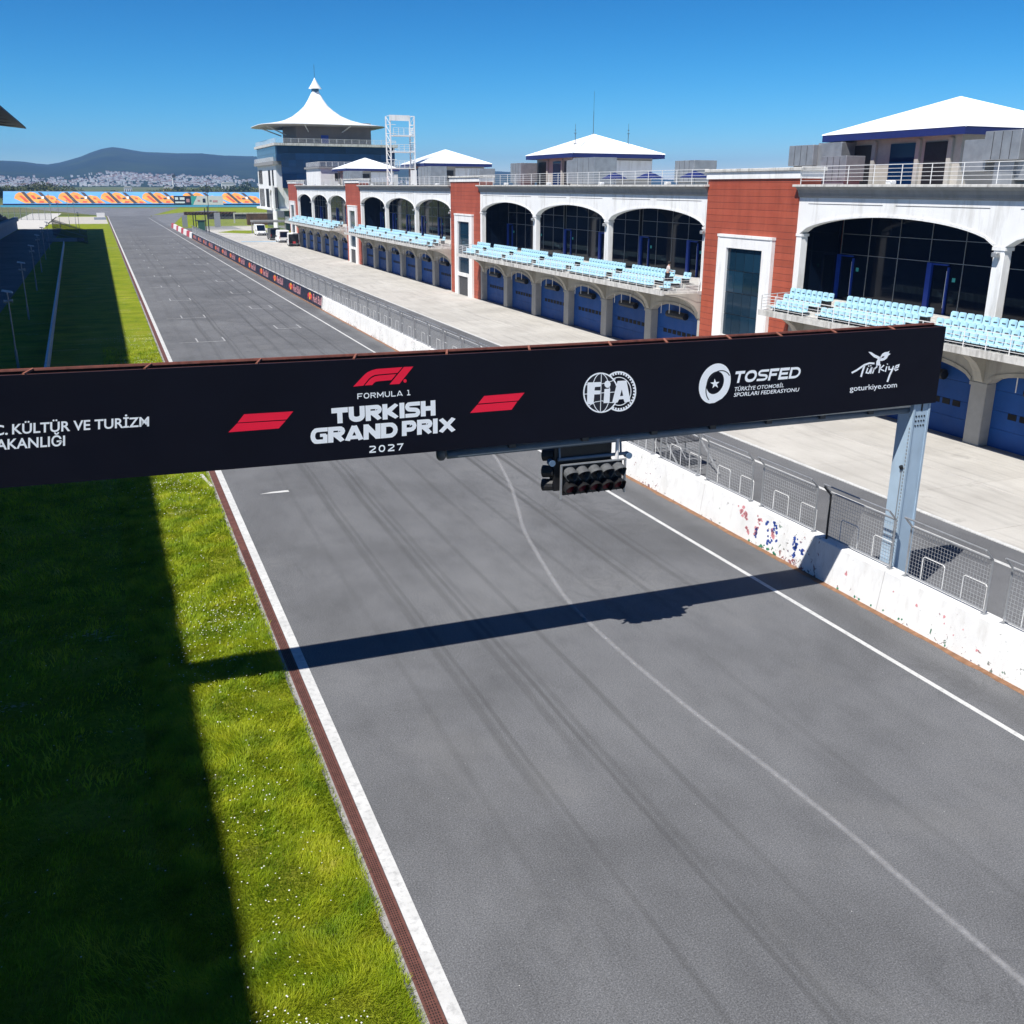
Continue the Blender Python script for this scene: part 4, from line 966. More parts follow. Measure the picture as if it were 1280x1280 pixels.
# towers
fz = 9.2
def tower_mesh():
    mb = MB(); mb.box(-.10, 10, 0, TW, 0, 12.40).box(-.10, 1.5, 0, TW, 12.402, 12.86); shared('red_wall', mb, MT['red'])
    mb = MB(); y0, y1 = 1.95, 8.0
    mb.box(-.34, -.103, y0, y0+1.0, 0, fz-.75).box(-.34, -.103, y1-1.0, y1, 0, fz-.75).box(-.34, -.103, y0, y1, fz-.748, fz).box(-.40, -.11, y0-.1, y1+.1, fz-.05, fz+.12)
    mb.box(-.36, -.108, y0-.06, y0+.16, 0, fz-.06).box(-.36, -.108, y1-.16, y1+.06, 0, fz-.06)
    mb.box(-.33, -.103, y0+1.003, y1-1.003, 2.23, 2.62).box(-.33, -.103, y0+1.003, y0+1.5, 0, 2.227)
    shared('white_surround', mb, MT['white'])
    mb = MB(); mb.box(-.16, -.13, .015, .985, .015, 1.415); shared('stair_pane', mb, MT['glass_tower'])
    mb = MB(); mb.box(-.128, -.106, 2.96, 6.99, 2.625, 8.45); shared('glazing_frame', mb, MT['dark_grey'])
    mb = MB(); mb.box(-.18, -.14, 0, 3.5, 0, 2.2); shared('service_door', mb, MT['dark_grey'])
    mb = MB(); mb.box(-.20, 1.6, -.12, TW+.12, 12.863, 13.30); shared('white_parapet', mb, MT['white'])
    mb = MB(); mb.bbox(-.32, 1.7, -.25, TW+.25, 13.303, 13.50, .03); shared('parapet_coping', mb, MT['coping'])
tower_mesh()
mb = MB(); mb.box(-.10, .02, 0, .22, .9, 1.5); shared('red_cabinet', mb, MT['red_box'])
O = Vector(PB.location)
def put(key, y, x=0, z_=0, parent=None): return link(key, ms[key], parent or PB, (x, y, z_))
nseat = 0
stuff_seats = []
for b in range(4):                              # four blocks, nearest first
    y0 = -BL + PER*b
    put('balcony_railing', y0); bal = put('balcony', y0)
    put('cove', y0); put('cornice', y0); put('roof_edge', y0); put('roof_railing', y0); put('roof_deck', y0); put('recess_lining', y0); put('dark_room', y0)
    for k in range(7):
        if 0 < k < 6: put('garage_column', y0+G_*k)
        if 0 < k < 6: put('bracket', y0+G_*k)
    put('garage_half', y0); o = put('garage_half', y0+BL); o.scale = (1, -1, 1)
    put('bracket', y0+.3); put('bracket', y0+BL-1.2)
    for k in range(6):
        put('garage_arch', y0+G_*k); d = put('garage_door', y0+G_*k)
        for i in range(7): link('door_window', ms['door_window'], d, (.61, 1.55+.70*i, 1.55))
        put('air_curtain', y0+G_*k+2.5, .0, 2.85); [put('hanging_tube', y0+G_*k+2.6+dy_, -.35, 3.35-.12*i_) for i_, dy_ in enumerate((0, 1.5, 2.7))]
        if k in (1, 3, 4): put('red_cabinet', y0+G_*k+.62, .55)
    for k in range(3):
        ya = y0+A_*k
        put('upper_arch', ya); put('facade_groove', ya); mu = put('mullions', ya)
        if k: put('upper_pier', ya)
        put('floodlight', ya+(.25 if k == 0 else 0))
        for i in range(6):
            for (za, zb_) in ((5.68, 8.40), (8.44, 9.60), (9.64, 10.92)):
                link('pane', ms['pane'], mu, (0, .3+pw_*i, za), scale=(1, 1, zb_-za))
    for k in range(6):
        dd = put('door_frame_blue', y0+G_*k+6.15); link('door_pull', ms['door_pull'], dd, (0, .12, 0)); link('door_notice', ms['door_notice'], dd, (0, -.5, 7.45))
    put('upper_half_pier', y0); o = put('upper_half_pier', y0+BL); o.scale = (1, -1, 1)
    for k in range(4): put('rail_footing', y0+6+11*k)
    vis = [(x, y, zz) for x, y, zz in SEATS if y0+y > -27.0]
    if b == 0: one = vis; rest = []
    elif b == 1: one = vis[:max(0, 300-nseat)]; rest = vis[max(0, 300-nseat):]
    else: one = []; rest = vis
    nseat += len(one)
    for (x, y, zz) in one: link('seat', ms['seat'], bal, (x, y, zz))
    stuff_seats += [(x, y+y0, zz) for x, y, zz in rest]
    # tower beyond this block
    t0 = y0+BL
    rw = put('red_wall', t0); put('white_parapet', t0); put('parapet_coping', t0); sw = put('white_surround', t0)
    for i in range(4):
        for j in range(4): link('stair_pane', ms['stair_pane'], sw, (0, 2.98+1.02*i, 2.64+1.45*j))
    link('glazing_frame', ms['glazing_frame'], sw, (0, 0, 0)); put('service_door', t0+3.45)
# the seats beyond the 300 that show largest, one mesh
base = ms['seat']; bv = np.array([v.co[:] for v in base.vertices]); bf = [tuple(p.vertices) for p in base.polygons]; bmi = [p.material_index for p in base.polygons]
mb = MB()
for (x, y, zz) in stuff_seats:
    mb.add([(a+x, b+y, c+zz) for a, b, c in bv], bf); mb.m[-len(bf):] = bmi
tag(mb.build('far_seats', [MT['seat'], MT['dark_grey']], PB), kind='stuff')
# stairs and hand rails of the balcony ends come with the railing; roof pavilions above the towers
def pavilion(y):
    mb = MB(); mb.box(11.2, 21.0, y+1.2, y+12.4, 12.48, 15.7)
    w_ = mb.build('pavilion_wall', MT['grey_wall'], PB)
    for (ya, yb) in ((2.2, 4.2), (5.0, 7.4), (9.2, 11.6)):
        m = MB(); m.box(11.10, 11.197, y+ya, y+yb, 12.5, 15.2); m.build('opening', MT['black_metal'] if ya != 5.0 else MT['glass_blue'], w_)
        m = MB(); m.box(11.0, 11.18, y+ya-.4, y+ya-.05, 12.49, 15.4); m.build('pilaster', MT['garage_col'], w_)
    m = MB(); m.box(12.8, 15.6, y+1.1, y+1.197, 13.4, 14.9); m.build('opening', MT['black_metal'], w_)
    for k, xx in enumerate((16.5, 18.0, 19.3)):
        m = MB(); m.box(xx, xx+.9, y+1.1, y+1.197, 13.4, 14.8); m.build('pavilion_window', MT['black_metal'], w_)
    m = MB(); m.box(15.9, 20.9, y+1.06, y+1.15, 13.25, 15.3); m.build('white_front', MT['white'], w_)
    m = MB()
    x0, x1, ya, yb, ze, zp = 10.15, 22.0, y, y+13.6, 15.98, 18.3; cx, cy = (x0+x1)/2, (ya+yb)/2
    m.add([(x0, ya, ze), (x1, ya, ze), (x1, yb, ze), (x0, yb, ze), (cx, cy, zp)], [(0, 1, 4), (1, 2, 4), (2, 3, 4), (3, 0, 4), (0, 3, 2, 1)])
    r_ = m.build('pavilion_roof', MT['roof_white'], PB)
    m = MB(); m.box(x0+.03, x1-.03, ya+.03, ya+.13, 15.52, 15.975).box(x0+.03, x1-.03, yb-.13, yb-.03, 15.52, 15.975).box(x0+.03, x0+.13, ya+.135, yb-.135, 15.52, 15.975).box(x1-.13, x1-.03, ya+.135, yb-.135, 15.52, 15.975)
    m.box(x0+.14, x1-.14, ya+.14, yb-.14, 15.72, 15.80); m.build('fascia', MT['navy'], r_)
    m = MB()
    for a, b in (((x0, ya), (cx, cy)), ((x1, ya), (cx, cy)), ((x0, yb), (cx, cy)), ((x1, yb), (cx, cy))): m.tube((a[0], a[1], ze+.01), (b[0], b[1], zp+.01), .06, 5)
    m.build('hip_cap', MT['roof_white'], r_)
    return r_
for k in range(4): pavilion(-2.2+PER*k)
# penthouse at the tower end
mb = MB(); mb.box(8, 26, 170.5+13, 170.5+30, 12.48, 16.2); ph = mb.build('penthouse', MT['white'], PB)
mb = MB(); mb.box(7.6, 26.4, 183.1, 201, 16.203, 16.6); mb.build('penthouse_cornice', MT['cornice'], ph)
mb = MB(); rails(mb, [(8, 200), (8, 183.6), (26, 183.6)], [16.85, 17.1, 17.35, 17.6], .03, 1.4, True); mb.build('penthouse_railing', MT['rail_white'], ph)
mb = MB(); mb.box(11.2, 14.6, 183.42, 183.497, 13.6, 15.2); mb.build('penthouse_window', MT['black_metal'], ph)

# ---- things on the roof
def duct_unit(label, x, y, parts, z0=12.5):
    e = empty('ventilation_unit', (x, y, z0), label=label, cat='ventilation unit', group='rooftop ventilation units')
    for nm, bx in parts: 
        m = MB(); m.bbox(*bx, .03); m.build(nm, MT['duct'], e)
    m = MB()
    x0, x1, y0, y1, z0_, z1_ = parts[0][1]
    for i in range(1, 4):
        yy = y0+(y1-y0)*i/4; m.box(x0-.012, x0-.002, yy-.02, yy+.02, z0_+.05, z1_-.05)
    m.build('seam', MT['dark_grey'], e)
    return e
U1 = [('casing', (0, 2.2, 0, 3.2, 1.4, 2.9)), ('duct_bend', (.6, 2.0, 3.2, 5.2, .2, 2.8)), ('duct_riser', (.9, 1.9, -.9, 0, 0, 1.9))]
U2 = [('casing', (0, 2.4, 0, 3.6, 0, 2.7)), ('duct_riser', (.3, 2.0, 3.6, 5.2, .3, 2.9))]
U3 = [('casing', (0, 1.6, 0, 2.6, .3, 1.9)), ('foot', (.1, 1.5, .2, 2.4, 0, .3))]
duct_unit('grey duct box on the roof left of the nearest pyramid pavilion, beside the red tower', 49.2, 62.6, [('casing', (0, 2.4, 1.0, 3.9, 1.4, 2.85)), ('duct_bend', (.4, 1.9, -1.6, 1.0, .6, 2.95)), ('support', (.3, 2.1, 1.4, 3.6, 0, 1.4))])
duct_unit('bent grey duct in front of the nearest pyramid pavilion, right of its blue door', 48.6, 44.6, [('casing', (0, 2.4, 0, 2.6, 1.4, 3.0)), ('duct_bend', (.3, 2.0, 2.6, 4.4, .8, 2.6)), ('support', (.4, 1.8, .6, 2.0, 0, 1.4))])
duct_unit('tall grey duct at the right edge of the picture beside the nearest pavilion', 48.9, 40.2, U2)
duct_unit('low grey box on the roof under the nearest pavilion eave', 47.0, 57.2, U3)
duct_unit('dark grey box left of the middle pyramid pavilion', 48.0, 117.2, [('casing', (0, 2.2, 0, 3.4, .4, 2.6)), ('foot', (.2, 2.0, .3, 3.1, 0, .4))])
duct_unit('large ribbed grey duct in front of the middle pyramid pavilion', 47.6, 96.5, [('casing', (0, 2.6, 0, 5.2, .1, 2.75)), ('duct_bend', (.4, 2.2, 5.2, 7.6, .2, 2.6))])
duct_unit('grey box at the right end of the middle pyramid pavilion', 50.5, 82.0, [('casing', (0, 2.4, 0, 3.4, .3, 2.2)), ('foot', (.2, 2.2, .3, 3.1, 0, .3))])
duct_unit('ribbed grey duct in front of the third pyramid pavilion, right of the lattice tower', 47.8, 153.0, [('casing', (0, 2.6, 0, 6.4, .1, 2.8)), ('duct_bend', (.4, 2.2, 6.4, 8.0, .2, 2.5))])
duct_unit('dark grey box at the right end of the third pyramid pavilion', 50.4, 138.5, [('casing', (0, 2.4, 0, 4.2, .3, 2.3)), ('foot', (.2, 2.2, .3, 3.8, 0, .3))])
duct_unit('grey duct on the roof of the farthest block before the white penthouse', 47.8, 207.0, [('casing', (0, 2.6, 0, 6.0, .1, 2.8)), ('duct_bend', (.4, 2.2, 6.0, 8.0, .2, 2.5))])
def antenna(label, x, y, z0, h, r, arms=False):
    e = empty('antenna', (x, y, z0), label=label, cat='antenna', group='rooftop antennas')
    m = MB(); m.tube((0, 0, 0), (0, 0, h*.55), r, 6).tube((0, 0, h*.55), (0, 0, h), r*.5, 6); m.build('mast', MT['dark_grey'], e)
    m = MB(); m.box(-.15, .15, -.15, .15, 0, .12); m.build('foot', MT['steel_dull'], e)
    if arms:
        m = MB(); m.tube((-.15, 0, h*.55), (.15, 0, h*.55), r, 6).tube((0, -.15, h*.7), (0, .15, h*.7), r, 6); m.build('cross_arm', MT['dark_grey'], e)
antenna('tall thin mast on the peak of the middle pyramid roof', 55.8, 113.6, 18.28, 4.8, .03)
antenna('short aerial on the left slope of the middle pyramid roof', 52.8, 112.2, 17.13, 2.2, .035, True)
antenna('short aerial on the right slope of the middle pyramid roof', 58.6, 110.0, 17.0, 2.4, .035, True)

# white lattice camera tower on the roof
lt = empty('lattice_tower', (45.0, 165.2, 12.5), label='white steel lattice tower on the pit building roof beside the tent roofed building', cat='lattice tower')
H_ = 10.6
for (x, y) in ((0, 0), (4, 0), (0, 2.6), (4, 2.6)):
    m = MB(); m.box(x-.09, x+.09, y-.09, y+.09, 0, H_); m.build('post', MT['rail_white'], lt)
for z_ in (2.6, 5.1, 7.6):
    m = MB(); m.box(.5, 4.1, -.1, 2.7, z_, z_+.14); p_ = m.build('platform', MT['rail_white'], lt)
    m = MB(); rails(m, [(.5, 0), (4, 0), (4, 2.6)], [z_+.3, z_+.6, z_+.9, z_+1.2], .025, .8, True); m.build('platform_railing', MT['rail_white'], p_)
m = MB()
for k in range(8):
    za, zb_ = H_*k/8, H_*(k+1)/8
    m.tube((0, 0, zb_), (0, 2.6, zb_), .05, 5).tube((4, 0, zb_), (4, 2.6, zb_), .05, 5).tube((0, 0, za), (0, 2.6, zb_), .04, 5).tube((4, 2.6, za), (4, 0, zb_), .04, 5).tube((0, 0, zb_), (.9, 0, zb_), .04, 5)
    m.tube((3.2, 0, zb_), (4, 0, zb_), .04, 5)
m.build('bracing', MT['rail_white'], lt)
m = MB(); m.box(-.15, 3.2, -.16, -.08, H_-.75, H_+.1); m.build('top_board', MT['white'], lt)
m = MB(); m.box(3.2, 4.2, -.15, -.05, 0, 2.4); m.build('side_board', MT['white'], lt)

for i, (px, lab) in enumerate(((868, 'navy terrace parasol nearest the red tower on the middle roof'), (812, 'navy terrace parasol in the middle of the roof rail of the second block'), (768, 'navy terrace parasol farthest along the roof rail of the second block'))):
    d = pray(px, 226); t = 45.5/d.x; e = empty('terrace_parasol', (45.5, d.y*t, 12.48), label=lab, cat='parasol', group='parasols on the roof terrace')
    m = MB(); m.tube((0, 0, 0), (0, 0, 1.0), .04, 6); m.build('pole', MT['steel'], e)
    m = MB(); m.lathe([(1.25, .62), (1.2, .66), (.6, .95), (.02, 1.15)], 8); m.build('canopy', MT['navy'], e)
# ================================================================== control tower with tent roof
CT = empty('control_tower', (48, 302, 0), label='blue glass control tower with a white tent roof and pointed cap', cat='building')
def cp(mb, name, mat, parent=None, smooth=False): return mb.build(name, mat, parent or CT, smooth=smooth)
mb = MB(); mb.box(.6, 34, 1.2, 37, 6.0, 18.2); body = cp(mb, 'wall', MT['white'])
mb = MB(); mb.box(2.5, 33, 3, 36, 0, 5.99); cp(mb, 'ground_floor', MT['glass_side'])
mb = MB(); mb.box(-.4, 34.5, -.2, 37.6, 5.6, 6.2); cp(mb, 'floor_slab', MT['white'])
mb = MB(); mb.box(-.3, 34.6, .1, 37.5, 18.203, 19.1); cp(mb, 'floor_band', MT['cornice'])
mb = MB(); rails(mb, [(-.1, .4), (-.1, 37.2)], [19.3, 19.6, 19.9, 20.2], .035, 1.5, True); cp(mb, 'terrace_railing', MT['rail_white'])
mb = MB(); mb.box(.75, 35.2, -.7, 37, 19.103, 23.3); mb.box(2.2, 35, -.75, 1.1, 11.8, 19.103); cp(mb, 'glazed_storey', MT['glass_blue'])
npx, npz = 16, 6
pm = MB(); pm.box(.02, (33.2)/npx-.04, 0, .05, .02, 1.86); pm = pm.mesh('curtain_pane', MT['glass_blue'])
for i in range(npx):
    for j in range(npz): link('curtain_pane', pm, CT, (1.9+33.2/npx*i, -.82, 11.9+1.9*j))
pm = MB(); pm.box(0, .05, .02, 3.9, .02, 2.05); pm = pm.mesh('side_pane', MT['glass_side'])
for i in range(9):
    for j in range(2): link('side_pane', pm, CT, (.66, .3+4.0*i, 19.15+2.08*j))
mb = MB(); mb.box(.1, 36, -1.5, 38, 23.303, 24.0); cp(mb, 'roof_slab', MT['coping'])
mb = MB(); rails(mb, [(.6, 37), (.6, -1.1), (35.5, -1.1)], [24.3, 24.6, 24.9, 25.2], .03, 2.2, True); cp(mb, 'roof_railing', MT['rail_white'])
mb = MB(); mb.box(8.2, 30.2, 7, 31, 24.0, 30.2); dr_ = cp(mb, 'lantern_wall', MT['tower_brown'])
mb = MB(); mb.box(15.2, 17.4, 6.9, 6.997, 24.02, 26.6); cp(mb, 'lantern_door', MT['blue_trim'], dr_)
tc = (16.6, 19.0)
pr = [(.9, 39.5), (1.4, 38.5), (2.2, 37.0), (3.3, 35.3), (4.8, 33.9), (6.8, 32.4), (9.4, 31.2), (12.4, 30.35), (15.4, 29.8), (18.6, 29.35)]
mb = MB(); mb.lathe(pr, 48, tc, 2.4); mb.lathe([(18.6, 29.35), (18.6, 29.2)], 48, tc, 2.4); cp(mb, 'tent_roof', MT['white_clean'], smooth=True)
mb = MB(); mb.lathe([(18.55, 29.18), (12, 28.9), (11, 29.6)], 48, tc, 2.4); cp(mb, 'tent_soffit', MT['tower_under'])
mb = MB()
for k in range(8):
    t = 2*math.pi*k/8+.39; mb.tube((tc[0]+11*math.cos(t), tc[1]+11*math.sin(t), 26.8), (tc[0]+17.5*math.cos(t), tc[1]+17.5*math.sin(t), 29.1), .18, 6)
cp(mb, 'tent_strut', MT['rail_white'])
mb = MB(); mb.lathe([(1.1, 39.2), (1.1, 40.15)], 16, tc); cp(mb, 'cap_neck', MT['glass_side'])
mb = MB(); mb.lathe([(1.95, 40.15), (1.85, 40.3), (1.0, 41.5), (.3, 42.7), (.02, 43.3)], 24, tc); mb.lathe([(1.95, 40.15), (.01, 40.2)], 24, tc); cp(mb, 'pointed_cap', MT['white_clean'], smooth=True)
mb = MB(); mb.tube((tc[0], tc[1], 43.2), (tc[0], tc[1], 46.8), .05, 5); cp(mb, 'lightning_rod', MT['dark_grey'])
for (y0_, y1_, z0_, z1_) in ((3, 4.2, 13, 17), (5.5, 6.7, 13, 17), (8, 9.2, 13, 17), (22, 25, 12.5, 16.8), (29, 31, 12.5, 16.8)):
    mb = MB(); mb.box(.45, .62, 37-y1_, 37-y0_, z0_, z1_); cp(mb, 'window', MT['win_dark'], body)
for (y0_, y1_) in ((2.5, 3.4), (5, 5.9), (7.5, 8.4), (10, 10.9), (15.5, 21)):
    mb = MB(); mb.box(.45, .62, 37-y1_, 37-y0_, 6.3, 11.6); cp(mb, 'window', MT['win_dark'], body)
mb = MB(); arch_band(mb, 0, 5, 10, 12.4, 1.4, -1.0, -.5, 14); mb.box(-1.0, -.5, -1, 0, 6.2, 12.4).box(-1.0, -.5, 5, 6, 6.2, 12.4); o = cp(mb, 'portal_arch', MT['white'])
mb = MB(); mb.box(.40, .60, .1, 5.8, 6.2, 12); cp(mb, 'portal_shade', MT['black_metal'])  # black sheet behind the arch, its colour standing in for the shade there
for y_ in (2.2, 4.2, 6.4):
    mb = MB(); mb.tube((-.6, -y_+4, 0), (-.6, -y_+4, 5.6), .35, 10); cp(mb, 'column', MT['white'])
for k in range(3):
    mb = MB(); arch_band(mb, 0, 5, 10.2, 11.6, 1.0, -.75, -.72, 12); link('front_arch', mb.mesh('front_arch', MT['white']), CT, (3.2+5.2*k, .2, 0), rz=-math.pi/2)
mb = MB(); mb.box(-9.5, 2, -18, -13, 3.0, 3.5).box(-9.3, -9.0, -17.8, -17.5, 0, 3).box(-9.3, -9.0, -13.4, -13.1, 0, 3).box(-1, -.7, -17.8, -17.5, 0, 3); cp(mb, 'entrance_canopy', MT['cornice'])

# ================================================================== main grandstand on the left (roof corner and far end in view)
GS = empty('grandstand', (-22.3, 330, 0), label='dark roofed main grandstand at the left edge shading the verge', cat='grandstand')
RX, RZ, RY = -15.6, 26.9, 320.0
def gs(mb, name, mat, smooth=False): return mb.build(name, mat, GS, (22.3, -330, 0), smooth=smooth)
mb = MB(); mb.prism([(RX, RZ), (RX-.2, RZ+.55), (-30, 29.4), (-47, 28.2), (-47, 27.6), (-30, 28.3)], 'y', -110, RY); gs(mb, 'roof', MT['stand_roof'])
for y in range(-100, 320, 14):
    mb = MB(); mb.prism([(-47, 27.5), (-16.5, 26.85), (-30, 28.1)], 'y', y-.15, y+.15); mb.box(-46.6, -45.8, y-.4, y+.4, 0, 27.5); gs(mb, 'roof_beam', MT['stand_roof'])
mb = MB(); mb.box(-22.3, -22.0, -110, 331, 0, 2.3); gs(mb, 'front_wall', MT['stand_concrete'])
mb = MB(); mb.bbox(-22.6, -21.5, -110, 331.4, 2.35, 3.45, .05); gs(mb, 'parapet', MT['stand_concrete'])
mb = MB()
for k in range(20): mb.box(-24-1.15*(k+1), -24-1.15*k, -110, 330, 0, 3.0+.62*k)
mb.box(-24, -22.35, -110, 330, 0, 2.9); gs(mb, 'terrace', MT['stand_concrete'])
mb = MB(); mb.box(-47.2, -47, -110, 330, 0, 15); gs(mb, 'back_wall', MT['stand_concrete'])
mb = MB()
for k in range(18):
    mb.box(-24-1.15*k-.55, -24-1.15*k-.15, 250, 329, 3.0+.62*k+.005, 3.4+.62*k); mb.box(-24-1.15*k-.6, -24-1.15*k-.52, 250, 329, 3.4+.62*k, 3.8+.62*k)
tag(gs(mb, 'seat_rows', MT['dark_seat']), kind='stuff')
mb = MB()
for a, b in (((-22.6, 331.5, 0), (-24.5, 331.5, 3)), ((-24.5, 331.5, 3), (-46, 331.5, 15))): mb.tube(a, b, .15, 6)
gs(mb, 'end_brace', MT['stand_concrete'])

# barrier and lamp posts in the shade on the left
def bx_(y): return -3.0-.0185*y
mb = MB(); n_ = 24
for k in range(n_):
    ya, yb = 58+184*k/n_, 58+184*(k+1)/n_
    xa, xb = bx_(ya), bx_(yb); V = []
    for x, y in ((xa, ya+.02), (xb, yb-.02)): V += [(x-.10, y, 0), (x-.075, y, .82), (x+.075, y, .82), (x+.10, y, 0)]
    mb.add(V, [(0, 1, 5, 4), (1, 2, 6, 5), (2, 3, 7, 6), (0, 3, 2, 1), (4, 5, 6, 7)])
o = empty('verge_barrier', (bx_(58), 58, 0), label='pale grey low concrete barrier running along the shaded verge on the left', cat='barrier')
mb.build('barrier_wall', MT['pillar'], o, (-bx_(58), -58, 0))
mb = MB(); mb.box(-11.5, -3.5, 255.6, 256.0, 0, .8); tag(mb.build('cross_barrier', MT['stand_concrete']), 'short grey barrier across the shaded verge at the end of the long one', 'barrier')
def lamp_mesh():
    e = empty('lamp_post', (0, 0, 0))
    m = MB(); m.tube((0, 0, 0), (0, 0, 1.3), .09, 8).tube((0, 0, 1.3), (0, 0, 5.1), .055, 8, .045); m.build('pole', MT['steel_dull'], e)
    m = MB(); m.add([(-.35, -.18, 5.30), (.35, -.18, 5.18), (.35, .18, 5.18), (-.35, .18, 5.30), (-.3, -.14, 5.42), (.3, -.14, 5.30), (.3, .14, 5.30), (-.3, .14, 5.42)], [(0, 3, 2, 1), (4, 5, 6, 7), (0, 1, 5, 4), (1, 2, 6, 5), (2, 3, 7, 6), (3, 0, 4, 7)]); m.tube((0, 0, 5.05), (0, 0, 5.28), .04, 6); m.build('lamp_head', MT['steel'], e)
    m = MB(); m.tube((-.28, 0, 4.62), (0, 0, 4.62), .13, 8, .05).tube((.28, 0, 4.66), (0, 0, 4.66), .13, 8, .05); m.build('horn_speaker', MT['steel'], e)
    return e
L0 = lamp_mesh(); lamps = [(-6.35, 77), (-7.2, 106), (-7.9, 136), (-8.6, 165), (-9.2, 194), (-9.6, 223)]
for i, (x, y) in enumerate(lamps):
    o = L0 if i == 0 else copy_tree(L0)
    o.location = (x, y, 0)
    tag(o, ('nearest', 'second nearest', 'third nearest', 'fourth nearest', 'fifth nearest', 'farthest')[i]+' of the slim lamp posts with horn speakers in the shade on the left', 'lamp post', 'lamp posts in the shaded verge')
for i, (x, y, h) in enumerate(((-15.6, 405, 10.5), (-13.5, 352, 7.4), (-10.6, 330, 8.5), (-8.4, 345, 8.0), (-6.3, 330, 8.6), (-5.0, 300, 5.4))):
    o = copy_tree(L0); o.location = (x, y, 0); o.scale = (1, 1, h/5.4)
    tag(o, ('first', 'second', 'third', 'fourth', 'fifth', 'sixth')[i]+' from the left of the dark posts in front of the far gravel', 'lamp post', 'dark posts beyond the shade')
# palisade fence across the verge
pf = empty('palisade_fence', (-2.7, 243, 0), label='dark palisade fence of upright bars across the left verge', cat='fence')
a, b = Vector((-2.7, 243, 0)), Vector((-11.2, 290, 0)); n_ = 60
m = MB()
for k in range(n_+1):
    p = a.lerp(b, k/n_)-a; h = 3.0+1.1*k/n_; m.box(p.x-.035, p.x+.035, p.y-.03, p.y+.03, 0, h)
m.build('uprights', MT['black_metal'], pf)
m = MB()
for z_ in (.5, 1.6, 2.7): m.tube((0, 0, z_), (b.x-a.x, b.y-a.y, z_*1.3), .07, 5)
m.build('cross_rail', MT['black_metal'], pf)
# pale mesh fence far left
mf = empty('far_mesh_fence', (-60, 440, 0), label='pale grey mesh fence beyond the grandstand at the far left', cat='fence')
m = MB()
for k in range(22): m.tube((2.1*k, -1.2*k, 0), (2.1*k, -1.2*k, 4.6), .10, 5)
m.build('post', MT['steel_dull'], mf)
m = MB()
for k in range(150): m.tube((44*k/150, -25*k/150, .1), (44*k/150, -25*k/150, 4.4), .035, 3)
for z_ in (.2, 2.2, 4.4): m.tube((0, 0, z_), (44, -25, z_), .05, 4)
m.build('mesh_wires', MT['steel_dull'], mf)
m = MB(); m.box(-.5, 2.6, 455, 457, 0, 1.6); tag(m.build('white_block', MT['barrier_white']), 'white concrete block at the far left corner of the track', 'block')
m = MB(); m.box(-1.5, 2.8, 418, 419, 0, .9); tag(m.build('grey_block', MT['stand_concrete']), 'low grey concrete block in front of the white one at the far track edge', 'block')

# ================================================================== far banked stand with printed cover
FS = empty('banked_stand', (0, 690, 0), label='far banked stand under a blue cover printed with orange and dark shapes', cat='grandstand')
FX0, FX1, FZ0, FZ1, FD = -52.0, 190.0, 1.6, 8.5, 14.0
def fp(x, z_, e=.05):
    t = (z_-FZ0)/(FZ1-FZ0); return (x, FD*t-e, z_+e*.6)
m = MB(); m.add([fp(FX0, FZ0, 0), fp(FX1, FZ0, 0), fp(FX1, FZ1, 0), fp(FX0, FZ1, 0)], [(0, 1, 2, 3)])
m.add([(FX0, FD, FZ1), (FX1, FD, FZ1), (FX1, FD, 0), (FX0, FD, 0)], [(0, 1, 2, 3)]); m.add([(FX0, 0, FZ0), (FX0, FD, FZ1), (FX0, FD, 0), (FX0, 0, 0)], [(0, 1, 2, 3)]); m.add([(FX1, 0, FZ0), (FX1, FD, FZ1), (FX1, FD, 0), (FX1, 0, 0)], [(0, 1, 2, 3)])
m.build('printed_cover', MT['stand_blue'], FS)
m = MB(); m.box(FX0, FX1, -.6, -.01, 0, 1.6); m.build('foot_wall', MT['navy'], FS)
m = MB(); m.box(FX0, FX1, FD+.01, FD+.6, 0, 8.75); m.build('rear_parapet', MT['stand_concrete'], FS)
mz = lambda px, py: (px, py)
SH = {'motif_orange': [[(135, 552), (150, 508), (185, 484), (225, 492), (262, 530), (315, 575), (345, 606), (245, 606)], [(262, 500), (300, 480), (345, 488), (400, 525), (470, 578), (495, 606), (365, 606), (285, 550)], [(430, 528), (475, 516), (540, 526), (580, 570), (625, 606), (520, 606), (475, 585)]],
      'motif_red': [[(185, 525), (215, 520), (285, 590), (255, 595)], [(300, 515), (335, 520), (365, 560), (330, 560)], [(500, 540), (530, 545), (535, 565), (505, 560)], [(540, 580), (580, 590), (590, 606), (550, 606)], [(395, 580), (440, 585), (430, 600), (385, 600)]],
      'motif_dark': [[(205, 482), (240, 480), (348, 604), (308, 606)], [(375, 482), (412, 484), (520, 604), (480, 607)], [(365, 545), (400, 540), (410, 560), (370, 562)]],
      'barrier_white': [[(412, 530), (438, 530), (438, 558), (415, 560)]]}
def fx(px, dx): 
    p = at_y(px*.125+dx, 250, 690.0); return p.x
for k in range(13):
    dx = 54.3*k
    for mi_, (mn, shapes) in enumerate(SH.items()):
        for s_ in shapes:
            m = MB(); s2 = []
            for (a_, b_) in s_:
                zz = FZ1-.25-(b_-480)/128.0*(FZ1-FZ0-.4); s2.append(fp(fx(a_, 0)+24.35*k, max(FZ0+.1, min(FZ1-.1, zz)), .06+.05*mi_))
            m.add(s2, [tuple(range(len(s2)))]); m.build('printed_shape', MT[mn], FS)
hb = empty('hoarding', (0, 683, 0), label='black, teal and white advertising hoarding in front of the far banked stand', cat='hoarding')
def hx(px): return at_y(px, 252, 683.0).x
m = MB(); m.box(hx(217.5), hx(239), 0, .3, 1.0, 6.4); m.build('black_board', MT['navy_board'], hb)
